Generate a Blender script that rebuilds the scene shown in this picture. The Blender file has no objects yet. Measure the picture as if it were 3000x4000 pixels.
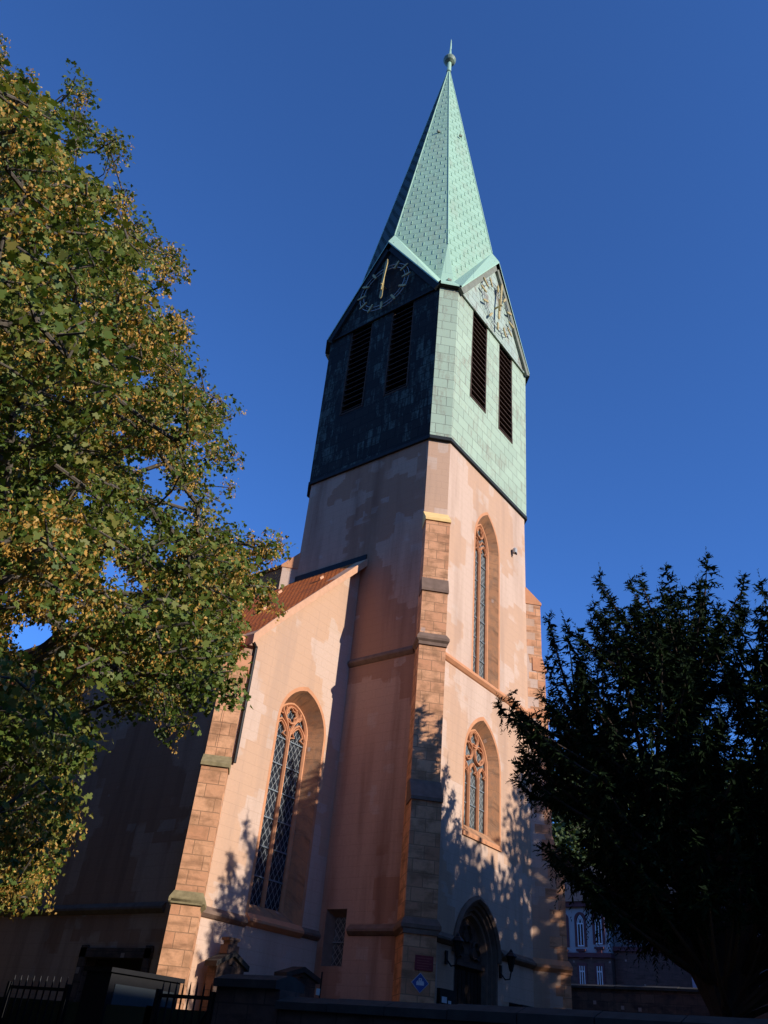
import bpy, bmesh, math, random
import numpy as np
from mathutils import Vector, Matrix
from mathutils.geometry import tessellate_polygon

random.seed(7)
rng = np.random.default_rng(11)
R = math.radians
ZO = 1.6                       # eye height; everything below is written relative to the eye
C = bpy.context.scene

# ------------------------------------------------------------------ camera, world, sun, exposure
cam_d = bpy.data.cameras.new('camera')
cam = bpy.data.objects.new('camera', cam_d)
C.collection.objects.link(cam)
cam_d.sensor_fit = 'HORIZONTAL'
cam_d.sensor_width = 36.0
cam_d.lens = 36.0 * 3111.4 / 3000.0
cam_d.clip_start = 0.1
cam_d.clip_end = 6000
cam.matrix_world = (Matrix.Translation((-23.767, -17.618, ZO)) @ Matrix.Rotation(-0.883049, 4, 'Z')
                    @ Matrix.Rotation(2.172327, 4, 'X') @ Matrix.Rotation(0.100774, 4, 'Z'))
C.camera = cam

SUN_EL, SUN_AZ = R(21.5), math.atan2(0.03, -1.0)      # azimuth measured from +Y towards +X
w = bpy.data.worlds.new('World'); C.world = w; w.use_nodes = True
wn = w.node_tree.nodes; wl = w.node_tree.links
bg = wn['Background']
sky = wn.new('ShaderNodeTexSky'); sky.sky_type = 'NISHITA'; sky.sun_disc = False
sky.sun_elevation = SUN_EL; sky.sun_rotation = SUN_AZ
sky.altitude = 300; sky.air_density = 0.6; sky.dust_density = 0.0; sky.ozone_density = 10.0
wl.new(sky.outputs[0], bg.inputs[0]); bg.inputs[1].default_value = 0.15

sun_d = bpy.data.lights.new('sun', 'SUN'); sun_d.energy = 2.6; sun_d.angle = R(0.53); sun_d.color = (1.0, 0.945, 0.86)
sun = bpy.data.objects.new('sun', sun_d); C.collection.objects.link(sun)
sd = Vector((math.sin(SUN_AZ) * math.cos(SUN_EL), math.cos(SUN_AZ) * math.cos(SUN_EL), math.sin(SUN_EL)))
sun.rotation_euler = sd.to_track_quat('Z', 'Y').to_euler()
C.view_settings.view_transform = 'Standard'; C.view_settings.look = 'None'
C.view_settings.exposure = 1.02; C.view_settings.gamma = 1.0
C.cycles.max_bounces = 6; C.cycles.transparent_max_bounces = 8

# ------------------------------------------------------------------ mesh helpers
class MB:
    """collects faces; every face carries metric UVs (u along the face's horizontal, v up it)"""
    def __init__(s): s.v = []; s.f = []; s.uv = []; s.sm = []
    def face(s, pts, uv=None, smooth=False):
        pts = [Vector(p) for p in pts]
        if uv is None:
            n = Vector((0, 0, 0))
            for i in range(len(pts)):
                a, b = pts[i], pts[(i + 1) % len(pts)]
                n += Vector(((a.y - b.y) * (a.z + b.z), (a.z - b.z) * (a.x + b.x), (a.x - b.x) * (a.y + b.y)))
            if n.length < 1e-12: return
            n.normalize()
            t = Vector((0, 0, 1)).cross(n)
            t = Vector((1, 0, 0)) if t.length < 1e-3 else t.normalized()
            b = n.cross(t)
            uv = [(p.dot(t), p.dot(b)) for p in pts]
        i0 = len(s.v); s.v += [tuple(p) for p in pts]
        s.f.append(list(range(i0, i0 + len(pts)))); s.uv += list(uv); s.sm.append(smooth)
    def box(s, x0, x1, y0, y1, z0, z1):
        s.prism([(x0, y0), (x1, y0), (x1, y1), (x0, y1)], z0, z1)
    def prism(s, poly, z0, z1, poly2=None):
        poly2 = poly2 or poly
        n = len(poly)
        s.face([(p[0], p[1], z0) for p in reversed(poly)]); s.face([(p[0], p[1], z1) for p in poly2])
        for i in range(n):
            j = (i + 1) % n
            s.face([(*poly[i], z0), (*poly[j], z0), (*poly2[j], z1), (*poly2[i], z1)])
    def obox(s, o, ax, ay, az):
        """box spanned from corner o by three vectors"""
        o, ax, ay, az = map(Vector, (o, ax, ay, az))
        if ax.cross(ay).dot(az) < 0: ax, ay = ay, ax
        p = lambda a, b, c: o + ax * a + ay * b + az * c
        for q in ([(0,0,0),(0,1,0),(1,1,0),(1,0,0)], [(0,0,1),(1,0,1),(1,1,1),(0,1,1)], [(0,0,0),(1,0,0),(1,0,1),(0,0,1)],
                  [(1,0,0),(1,1,0),(1,1,1),(1,0,1)], [(1,1,0),(0,1,0),(0,1,1),(1,1,1)], [(0,1,0),(0,0,0),(0,0,1),(0,1,1)]):
            s.face([p(*k) for k in q])
    def tube(s, path, rad, n=8, cap=True):
        path = [Vector(p) for p in path]
        if not hasattr(rad, '__len__'): rad = [rad] * len(path)
        rings = []; L = 0
        for i, p in enumerate(path):
            d = (path[min(i + 1, len(path) - 1)] - path[max(i - 1, 0)]).normalized()
            a = d.orthogonal().normalized() if i == 0 else (pa - d * pa.dot(d)).normalized()
            pa = a; b = d.cross(a)
            if i: L += (p - path[i - 1]).length
            rings.append(([p + (a * math.cos(2 * math.pi * k / n) + b * math.sin(2 * math.pi * k / n)) * rad[i] for k in range(n)], L))
        for i in range(len(rings) - 1):
            (r0, l0), (r1, l1) = rings[i], rings[i + 1]
            for k in range(n):
                j = (k + 1) % n
                s.face([r0[k], r0[j], r1[j], r1[k]], [(k * .1, l0), (k * .1 + .1, l0), (k * .1 + .1, l1), (k * .1, l1)], True)
        if cap:
            s.face(list(reversed(rings[0][0]))); s.face(rings[-1][0])
    def lathe(s, o, prof, n=16):
        """prof: (radius, z)"""
        o = Vector(o)
        pt = lambda r, z, k: o + Vector((r * math.cos(2 * math.pi * k / n), r * math.sin(2 * math.pi * k / n), z))
        for (r0, z0), (r1, z1) in zip(prof, prof[1:]):
            for k in range(n):
                q = [pt(r0, z0, k), pt(r0, z0, k + 1), pt(r1, z1, k + 1), pt(r1, z1, k)]
                if r0 < 1e-6: q = q[1:]
                if r1 < 1e-6: q = q[:3]
                s.face(q, None, True)
    def build(s, name, mat, parent=None, weld=False):
        me = bpy.data.meshes.new(name)
        me.from_pydata(s.v, [], s.f)
        uvl = me.uv_layers.new(name='UVMap')
        uvl.data.foreach_set('uv', np.array(s.uv, 'f').ravel())
        me.polygons.foreach_set('use_smooth', s.sm)
        me.materials.append(mat)
        if weld:
            bm = bmesh.new(); bm.from_mesh(me); bmesh.ops.remove_doubles(bm, verts=bm.verts, dist=1e-4); bm.to_mesh(me); bm.free()
        me.update()
        o = bpy.data.objects.new(name, me); C.collection.objects.link(o)
        if parent: o.parent = parent
        return o

def tag(o, label=None, cat=None, group=None, kind=None):
    for k, v in (('label', label), ('category', cat), ('group', group), ('kind', kind)):
        if v: o[k] = v
    return o
def thing(name, label, cat, group=None, loc=(0, 0, 0)):
    o = bpy.data.objects.new(name, None); o.empty_display_size = .3; C.collection.objects.link(o)
    o.location = loc
    return tag(o, label, cat, group)
def copy_tree(o, parent=None):
    c = o.copy(); C.collection.objects.link(c)
    if parent: c.parent = parent
    for ch in list(o.children): copy_tree(ch, c)
    return c

class Frame:
    """a wall plane: u to the right seen from outside, z up, n outwards"""
    def __init__(s, o, u, n): s.o = Vector(o); s.u = Vector(u); s.n = Vector(n)
    def p(s, u, z, b=0.0): return s.o + s.u * u + Vector((0, 0, z)) + s.n * b

def pointed(cx, b, s, h, n=9):
    """outline of a pointed arch from the right springing over the apex to the left one"""
    r = h - s; Rr = (b * b + r * r) / (2 * b); k = b - Rr
    a1 = math.atan2(r, -k)
    rt = [(cx + k + Rr * math.cos(a1 * i / n), s + Rr * math.sin(a1 * i / n)) for i in range(n + 1)]
    lt = [(2 * cx - x, z) for x, z in reversed(rt[:-1])]
    return rt + lt
def opening(cx, b, z0, s, h, n=9):
    return [(cx + b, z0)] + pointed(cx, b, s, h, n) + [(cx - b, z0)]

def wall(mb, fr, outline, holes=(), b=0.0):
    loops = [[Vector((x, z, 0)) for x, z in outline]] + [[Vector((x, z, 0)) for x, z in h] for h in holes]
    flat = [p for l in loops for p in l]
    for t in tessellate_polygon(loops):
        q = [flat[i] for i in t]
        pts = [fr.p(p.x, p.y, b) for p in q]
        nn = (pts[1] - pts[0]).cross(pts[2] - pts[0])
        if nn.dot(fr.n) < 0: q.reverse(); pts.reverse()
        mb.face(pts, [(p.x, p.y) for p in q])

def loft(mb, fr, o1, b1, o2, b2, close=True, flip=False):
    n = len(o1)
    acc = 0
    for i in range(n if close else n - 1):
        j = (i + 1) % n
        L = math.dist(o1[i], o1[j])
        q = [fr.p(*o1[i], b1), fr.p(*o1[j], b1), fr.p(*o2[j], b2), fr.p(*o2[i], b2)]
        uv = [(0, acc), (0, acc + L), (math.dist(o1[i], o2[i]) + abs(b1 - b2), acc + L), (math.dist(o1[i], o2[i]) + abs(b1 - b2), acc)]
        acc += L
        if flip: q.reverse(); uv.reverse()
        mb.face(q, uv)

def sweep(mb, fr, path, prof, close=False):
    """prof: list of (in-plane offset to the left of travel, height above the plane)"""
    n = len(path); rings = []; acc = 0; accs = []
    for i in range(n):
        a = path[(i - 1) % n] if (close or i) else path[0]
        c = path[(i + 1) % n] if (close or i < n - 1) else path[-1]
        t = Vector((c[0] - a[0], c[1] - a[1])); t.normalize()
        m = Vector((-t.y, t.x))
        if (close or 0 < i < n - 1):
            d = Vector((path[i][0] - a[0], path[i][1] - a[1]))
            if d.length > 1e-9:
                d.normalize(); sc = 1 / max(.5, abs(m.dot(Vector((-d.y, d.x))))); m = m * sc
        rings.append([fr.p(path[i][0] + m.x * q[0], path[i][1] + m.y * q[0], q[1]) for q in prof])
        if i: acc += math.dist(path[i], path[i - 1])
        accs.append(acc)
    for i in range(n if close else n - 1):
        j = (i + 1) % n
        for k in range(len(prof) - 1):
            l0, l1 = accs[i], accs[j] if j else acc + .3
            mb.face([rings[i][k], rings[i][k + 1], rings[j][k + 1], rings[j][k]], [(k * .1, l0), (k * .1 + .1, l0), (k * .1 + .1, l1), (k * .1, l1)])
    if not close:
        mb.face(rings[0]); mb.face(list(reversed(rings[-1])))
def bar(mb, fr, path, wd, b0, dep, close=False):
    sweep(mb, fr, path, [(-wd / 2, b0), (-wd / 2, b0 + dep * .45), (-wd * .18, b0 + dep), (wd * .18, b0 + dep), (wd / 2, b0 + dep * .45), (wd / 2, b0)], close)
def foil(cx, cz, r, n, rot=0, m=40):
    return [(cx + r * (.60 + .40 * abs(math.cos(n * (a - rot) / 2))) * math.cos(a), cz + r * (.60 + .40 * abs(math.cos(n * (a - rot) / 2))) * math.sin(a)) for a in [2 * math.pi * i / m for i in range(m)]]
def circle(cx, cz, r, m=28): return [(cx + r * math.cos(2 * math.pi * i / m), cz + r * math.sin(2 * math.pi * i / m)) for i in range(m)]

# ------------------------------------------------------------------ materials
class MT:
    def __init__(s, name):
        s.m = bpy.data.materials.new(name); s.m.use_nodes = True
        s.t = s.m.node_tree; s.p = s.t.nodes['Principled BSDF']; s.out = s.t.nodes['Material Output']
    def n(s, typ, **kw):
        nd = s.t.nodes.new('ShaderNode' + typ)
        for k, v in kw.items():
            if k.startswith('i_'):
                key = k[2:]; nd.inputs[int(key) if key.isdigit() else key.replace('_', ' ')].default_value = v
            else: setattr(nd, k, v)
        return nd
    def l(s, a, b): s.t.links.new(a, b)
    def uv(s, sx=1, sy=1, ox=0, oy=0):
        c = s.n('UVMap'); m = s.n('Mapping'); m.inputs['Scale'].default_value = (sx, sy, 1); m.inputs['Location'].default_value = (ox, oy, 0)
        s.l(c.outputs[0], m.inputs[0]); return m.outputs[0]
    def obj(s, sc=(1, 1, 1)):
        c = s.n('TexCoord'); m = s.n('Mapping'); m.inputs['Scale'].default_value = sc
        s.l(c.outputs['Object'], m.inputs[0]); return m.outputs[0]
    def noise(s, vec, scale, detail=4, rough=.55):
        nd = s.n('TexNoise'); nd.inputs['Scale'].default_value = scale; nd.inputs['Detail'].default_value = detail; nd.inputs['Roughness'].default_value = rough
        s.l(vec, nd.inputs['Vector']); return nd.outputs['Fac']
    def ramp(s, fac, stops, interp='LINEAR'):
        r = s.n('ValToRGB'); e = r.color_ramp; e.interpolation = interp
        while len(e.elements) < len(stops): e.elements.new(.5)
        for el, (p, c) in zip(e.elements, stops):
            el.position = p; el.color = (*c, 1) if hasattr(c, '__len__') else (c, c, c, 1)
        s.l(fac, r.inputs[0]); return r.outputs[0]
    def mix(s, fac, a, b, mode='MIX'):
        x = s.n('Mix', data_type='RGBA', blend_type=mode)
        for sock, val in ((x.inputs[0], fac), (x.inputs[6], a), (x.inputs[7], b)):
            if hasattr(val, 'is_linked'): s.l(val, sock)
            elif hasattr(val, '__len__'): sock.default_value = (*val, 1)
            else: sock.default_value = val
        return x.outputs[2]
    def math(s, op, a, b=None):
        x = s.n('Math', operation=op)
        for i, val in enumerate((a, b)):
            if val is None: continue
            if hasattr(val, 'is_linked'): s.l(val, x.inputs[i])
            else: x.inputs[i].default_value = val
        return x.outputs[0]
    def brick(s, vec, c1, c2, mortar, bw, rh, ms=.012, off=.5, bias=0.0, smooth=.1):
        b = s.n('TexBrick'); b.inputs['Color1'].default_value = (*c1, 1); b.inputs['Color2'].default_value = (*c2, 1); b.inputs['Mortar'].default_value = (*mortar, 1)
        b.inputs['Scale'].default_value = 1; b.inputs['Mortar Size'].default_value = ms; b.inputs['Mortar Smooth'].default_value = smooth; b.inputs['Bias'].default_value = bias
        b.inputs['Brick Width'].default_value = bw; b.inputs['Row Height'].default_value = rh; b.offset = off
        s.l(vec, b.inputs['Vector']); return b.outputs['Color'], b.outputs['Fac']
    def bump(s, h, st=.3, dist=.02):
        b = s.n('Bump'); b.inputs['Strength'].default_value = st; b.inputs['Distance'].default_value = dist
        s.l(h, b.inputs['Height']); s.l(b.outputs[0], s.p.inputs['Normal'])
    def done(s, col=None, rough=.8, metal=0.0, spec=.12):
        if col is not None:
            if hasattr(col, 'is_linked'): s.l(col, s.p.inputs['Base Color'])
            else: s.p.inputs['Base Color'].default_value = (*col, 1)
        s.p.inputs['Roughness'].default_value = rough; s.p.inputs['Metallic'].default_value = metal
        s.p.inputs['Specular IOR Level'].default_value = spec
        return s.m

def plain(name, col, rough=.7, metal=0.0, var=.25, scale=6):
    t = MT(name); o = t.obj()
    f = t.noise(o, scale); c = t.mix(f, [x * (1 - var) for x in col], [min(1, x * (1 + var)) for x in col])
    t.bump(f, .15); return t.done(c, rough, metal, .3 if rough < .6 else .08)

def plaster(name, light, mid, dark, seed):
    t = MT(name); uv = t.uv(1, 1, seed, seed * .7)
    # old render patches: low noise read on block-sized cells so their borders step like masonry
    sn = t.n('VectorMath', operation='SNAP'); sn.inputs[1].default_value = (.42, .30, 1); t.l(uv, sn.inputs[0])
    wob = t.n('TexNoise'); wob.inputs['Scale'].default_value = 3.5; wob.inputs['Detail'].default_value = 3; t.l(uv, wob.inputs['Vector'])
    mv = t.n('Mix', data_type='VECTOR'); mv.inputs[0].default_value = .42; t.l(sn.outputs[0], mv.inputs[4]); t.l(uv, mv.inputs[5])
    ad = t.n('VectorMath', operation='MULTIPLY_ADD'); t.l(wob.outputs['Color'], ad.inputs[0]); ad.inputs[1].default_value = (.30, .24, 0); t.l(mv.outputs[1], ad.inputs[2])
    f1 = t.noise(ad.outputs[0], .26, 3, .5)
    c = t.mix(t.ramp(f1, [(.500, 0.0), (.510, 1.0)]), light, mid)
    f2 = t.noise(ad.outputs[0], .9, 2, .5)
    c = t.mix(t.ramp(f2, [(.63, 0.0), (.65, .55)]), c, [a * .5 + b * .5 for a, b in zip(light, (.6, .5, .42))])
    # faint courses of the stone behind the render
    _, bf = t.brick(uv, (0, 0, 0), (0, 0, 0), (1, 1, 1), .9, .31, .008)
    fn = t.noise(uv, 14, 5, .65)
    c = t.mix(t.math('MULTIPLY', bf, .25), c, [x * .55 for x in mid])
    c = t.mix(t.ramp(fn, [(.3, .25), (.7, 0.0)]), c, [x * .72 for x in mid])
    st = t.noise(t.uv(1.1, .10, seed, 3), 1.3, 5, .6)
    c = t.mix(t.ramp(st, [(.47, 0.0), (.74, .65)]), c, dark)
    pit = t.noise(uv, 45, 2, .5)
    hh = t.math('ADD', t.math('MULTIPLY', fn, .6), t.math('MULTIPLY', pit, .4))
    t.bump(t.math('SUBTRACT', hh, t.math('MULTIPLY', bf, .35)), .35, .015)
    return t.done(c, .92, 0, .15)

def stone(name, c1, c2, mort, bw, rh, stain, seed=0, ms=.012):
    t = MT(name); uv = t.uv(1, 1, seed, seed)
    col, bf = t.brick(uv, c1, c2, mort, bw, rh, ms)
    n1 = t.noise(uv, 2.2, 5, .6); n2 = t.noise(uv, 16, 4, .6)
    c = t.mix(t.ramp(n1, [(.46, 0.0), (.64, .85)]), col, stain)
    c = t.mix(t.ramp(t.noise(t.uv(.5, 2.2, seed, 5), 1.7, 4, .6), [(.52, 0.0), (.66, .6)]), c, [x * .45 for x in stain])
    c = t.mix(t.ramp(n2, [(.3, .35), (.7, 0.0)]), c, [x * .6 for x in c1])
    # a few pale repair pieces
    v = t.n('TexVoronoi', feature='F1', distance='CHEBYCHEV'); v.inputs['Scale'].default_value = 1.1; t.l(uv, v.inputs['Vector'])
    c = t.mix(t.ramp(v.outputs['Distance'], [(.075, .6), (.085, 0.0)]), c, (.50, .36, .30))
    t.bump(t.math('SUBTRACT', t.math('MULTIPLY', n2, .5), t.math('MULTIPLY', bf, .9)), .5, .02)
    return t.done(c, .9, 0, .2)

def copper(name, c1, c2, seam, bw, rh, stain, lo, hi, rough=.55, seed=0, ms=.012, vs=.25, cells=False):
    t = MT(name); uv = t.uv(1, 1, seed, seed)
    col, bf = t.brick(uv, c1, c2, seam, bw, rh, ms)
    n1 = t.noise(t.uv(1, vs, seed, 0), 1.0, 6, .65); n2 = t.noise(uv, 9, 4, .6)
    if cells:      # stains that follow the single sheets and run down them
        sn = t.n('VectorMath', operation='SNAP'); sn.inputs[1].default_value = (bw / 2, rh, 1); t.l(t.uv(1, 1, seed, seed), sn.inputs[0])
        wn_ = t.n('TexWhiteNoise'); t.l(sn.outputs[0], wn_.inputs['Vector'])
        big = t.noise(sn.outputs[0], .45, 3, .6); run = t.noise(t.uv(3.2, .5, seed, 1), 1.6, 5, .7)
        n1 = t.math('ADD', t.math('ADD', t.math('MULTIPLY', big, .45), t.math('MULTIPLY', wn_.outputs['Value'], .08)), t.math('MULTIPLY', run, .56))
    f = t.ramp(t.math('ADD', t.math('MULTIPLY', n1, .8), t.math('MULTIPLY', n2, .2)), [(lo, 0.0), (hi, 1.0)])
    c = t.mix(f, col, stain)
    c = t.mix(t.math('MULTIPLY', bf, .75), c, seam)
    t.bump(t.math('SUBTRACT', t.math('MULTIPLY', n2, .25), bf), .35, .015)
    return t.done(c, rough, 0, .18)

def glass(name, lead, kx, kz, lw, base=(.012, .014, .018)):
    t = MT(name); uv = t.uv(1, 1)
    sp = t.n('SeparateXYZ'); t.l(uv, sp.inputs[0])
    a = t.math('MULTIPLY', sp.outputs[0], kx); b = t.math('MULTIPLY', sp.outputs[1], kz)
    def ln(x):
        f = t.math('FRACT', x); f = t.math('ABSOLUTE', t.math('SUBTRACT', f, .5)); return t.math('GREATER_THAN', f, .5 - lw)
    m = t.math('MAXIMUM', ln(t.math('ADD', a, b)), ln(t.math('SUBTRACT', a, b)))
    sn = t.n('VectorMath', operation='SNAP'); sn.inputs[1].default_value = (.5 / kx, .5 / kz, 1); t.l(uv, sn.inputs[0])
    wn_ = t.n('TexWhiteNoise'); t.l(sn.outputs[0], wn_.inputs['Vector'])
    pane = t.mix(wn_.outputs['Value'], base, [x * 2.6 for x in base])
    c = t.mix(m, pane, lead)
    rr = t.mix(m, (.16, .16, .16), (.6, .6, .6)); t.l(rr, t.p.inputs['Roughness'])
    nz = t.noise(uv, 7, 2); t.bump(t.math('ADD', t.math('MULTIPLY', wn_.outputs['Value'], .5), nz), .12, .02)
    t.l(c, t.p.inputs['Base Color']); t.p.inputs['Specular IOR Level'].default_value = .22
    return t.m

def leafmat(name, cols, trans=.35, rough=.5, spec=.35):
    t = MT(name); g = t.n('NewGeometry')
    nz_ = t.noise(t.obj(), .55, 3); f_ = t.math('ADD', t.math('MULTIPLY', g.outputs['Random Per Island'], .62), t.math('MULTIPLY', t.math('SUBTRACT', nz_, .28), .86))
    c = t.ramp(f_, cols)
    t.l(c, t.p.inputs['Base Color']); t.p.inputs['Roughness'].default_value = rough; t.p.inputs['Specular IOR Level'].default_value = spec
    tr = t.n('BsdfTranslucent'); t.l(t.mix(1.0, c, (1.0, 1.0, .45), 'MULTIPLY'), tr.inputs[0])
    mx = t.n('MixShader'); mx.inputs[0].default_value = trans
    t.l(t.p.outputs[0], mx.inputs[1]); t.l(tr.outputs[0], mx.inputs[2]); t.l(mx.outputs[0], t.out.inputs[0])
    return t.m

M = {}
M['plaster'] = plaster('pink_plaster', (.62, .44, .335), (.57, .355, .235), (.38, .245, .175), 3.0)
M['plaster_side'] = plaster('weathered_warmed_plaster', (.55, .33, .225), (.43, .22, .135), (.20, .09, .055), 8.3)  # weathered side plaster, reddened to stand in for warm bounce light
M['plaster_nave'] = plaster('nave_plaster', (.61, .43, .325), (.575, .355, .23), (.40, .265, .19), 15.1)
M['stone'] = stone('sandstone_blocks', (.80, .41, .22), (.60, .265, .135), (.33, .18, .10), .62, .36, (.36, .18, .09))
M['stone_shaded'] = stone('shaded_sandstone_blocks', (.15, .09, .065), (.11, .065, .05), (.06, .04, .03), .62, .36, (.05, .035, .03), 4)  # stained sandstone, its colour darkened further to carry deep shade
M['trim'] = plain('sandstone_trim', (.58, .265, .135), .85, 0, .28, 3)
M['reveal'] = stone('reveal_blocks', (.50, .25, .125), (.44, .21, .105), (.28, .16, .09), 9.0, .62, (.30, .18, .11), 2, .008)
M['mossy'] = plain('mossy_stone', (.27, .21, .11), .95, 0, .5, 7)
M['coping'] = plain('shade_dark_coping', (.055, .048, .042), .95, 0, .5, 5)  # stained coping, darkened in colour to stand in for ground-level shade
M['dripstone'] = plain('dark_dripstone', (.20, .13, .095), .9, 0, .4, 5)
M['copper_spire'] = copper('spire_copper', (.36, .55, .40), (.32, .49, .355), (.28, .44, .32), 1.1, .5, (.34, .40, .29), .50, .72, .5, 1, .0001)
M['copper_spire_shaded'] = copper('shaded_spire_copper', (.05, .085, .075), (.04, .07, .06), (.03, .05, .045), 1.1, .5, (.05, .075, .08), .5, .75, .6, 6, .0001)  # spire copper with the shade of the unlit faces in its colour
M['copper_plain'] = copper('flashing_copper', (.39, .58, .43), (.37, .56, .41), (.22, .36, .28), 1.4, 9, (.36, .48, .38), .60, .85, .5, 5, .008)
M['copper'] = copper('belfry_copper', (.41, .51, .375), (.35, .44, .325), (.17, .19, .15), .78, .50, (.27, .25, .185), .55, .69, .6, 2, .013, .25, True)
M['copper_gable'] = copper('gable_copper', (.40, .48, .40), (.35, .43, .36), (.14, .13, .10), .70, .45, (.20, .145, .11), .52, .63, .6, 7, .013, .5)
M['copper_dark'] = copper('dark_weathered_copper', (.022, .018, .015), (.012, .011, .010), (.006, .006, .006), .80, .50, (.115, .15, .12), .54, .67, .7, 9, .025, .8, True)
M['barge'] = plain('barge_copper', (.22, .23, .18), .6, 0, .35, 4)
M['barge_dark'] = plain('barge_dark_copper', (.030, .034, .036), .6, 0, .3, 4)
M['louvre'] = plain('louvre_timber', (.075, .048, .036), .7, 0, .4, 6)
M['void'] = plain('dark_interior', (.006, .005, .005), 1.0, 0, .1)
M['gold'] = plain('gilded_metal', (.50, .39, .17), .45, .3, .2, 9)
M['goldstone'] = plain('ochre_capping', (.85, .55, .22), .8, 0, .2, 5)
M['ring'] = plain('clock_ring_metal', (.42, .44, .42), .5, .3, .1)
M['iron'] = plain('black_iron', (.012, .011, .012), .55, .3, .3)
M['lead'] = plain('saddle_bar_lead', (.20, .23, .25), .6, .2, .2)
M['glass_diamond'] = glass('leaded_glass_diamond', (.28, .29, .28), 5.2, 3.0, .042)
M['glass_hex'] = glass('leaded_glass_small', (.24, .25, .24), 5.2, 4.4, .06, (.05, .055, .055))
M['oak'] = plain('dark_oak', (.030, .020, .016), .6, 0, .4, 8)

def tilemat():
    t = MT('clay_roof_tiles'); uv = t.uv()
    col, bf = t.brick(uv, (.85, .22, .045), (.70, .16, .035), (.16, .04, .02), .20, .17, .018, .5)
    n1 = t.noise(uv, 1.1, 4); c = t.mix(t.ramp(n1, [(.45, 0.0), (.75, .6)]), col, (.20, .07, .035))
    sp = t.n('SeparateXYZ'); t.l(uv, sp.inputs[0])
    step = t.math('FRACT', t.math('DIVIDE', sp.outputs[1], .17))
    t.bump(t.math('SUBTRACT', t.math('SUBTRACT', 1.0, step), bf), .8, .035)
    return t.done(c, .85, 0, .05)
M['tiles'] = tilemat()
M['verge'] = plain('verge_mortar', (.60, .33, .20), .85, 0, .2, 6)

# ------------------------------------------------------------------ the church
A = 3.75; CH = .63                      # tower half width and corner chamfer
church = thing('church', 'pink plastered gothic church with sandstone buttresses and a green copper belfry and pointed spire', 'church', loc=(0, 0, 0))
FRONT = Frame((0, -A, 0), (1, 0, 0), (0, -1, 0))
SIDE = Frame((-A, 0, 0), (0, -1, 0), (-1, 0, 0))
NW = Frame((0, -.3, 0), (1, 0, 0), (0, -1, 0))
ZB, ZT, ZG, ZS = 20.82, 29.80, 35.20, 60.13
GND = .4

w_low = dict(cx=-.26, b=1.14, z0=6.18, s=8.55, h=10.10)
w_up = dict(cx=-.13, b=.92, z0=11.55, s=17.35, h=18.95)
door = dict(cx=-.47, b=1.26, z0=GND, s=2.75, h=4.28)
holes = [opening(**w_low), opening(**w_up), opening(**door)]
mb = MB()
wall(mb, FRONT, [(-A + CH, GND - .4), (A - CH, GND - .4), (A - CH, ZB), (-A + CH, ZB)], holes)
mb.build('tower_wall', M['plaster'], church)
mb = MB()
sw = [(.52, 2.1), (1.30, 2.1), (1.30, 3.58), (.52, 3.58)]
wall(mb, SIDE, [(-A + CH, GND - .4), (A - CH, GND - .4), (A - CH, ZB), (-A + CH, ZB)], [sw])
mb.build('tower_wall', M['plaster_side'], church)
mb = MB()
for (x0, y0), (x1, y1) in (((-A, -A + CH), (-A + CH, -A)), ((A - CH, -A), (A, -A + CH)), ((A, -A + CH), (A, A - CH)), ((A, A - CH), (A - CH, A)), ((A - CH, A), (-A + CH, A)), ((-A + CH, A), (-A, A - CH))):
    mb.face([(x0, y0, GND - .4), (x1, y1, GND - .4), (x1, y1, ZB), (x0, y0, ZB)])
mb.build('tower_wall', M['plaster'], church)

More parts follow.
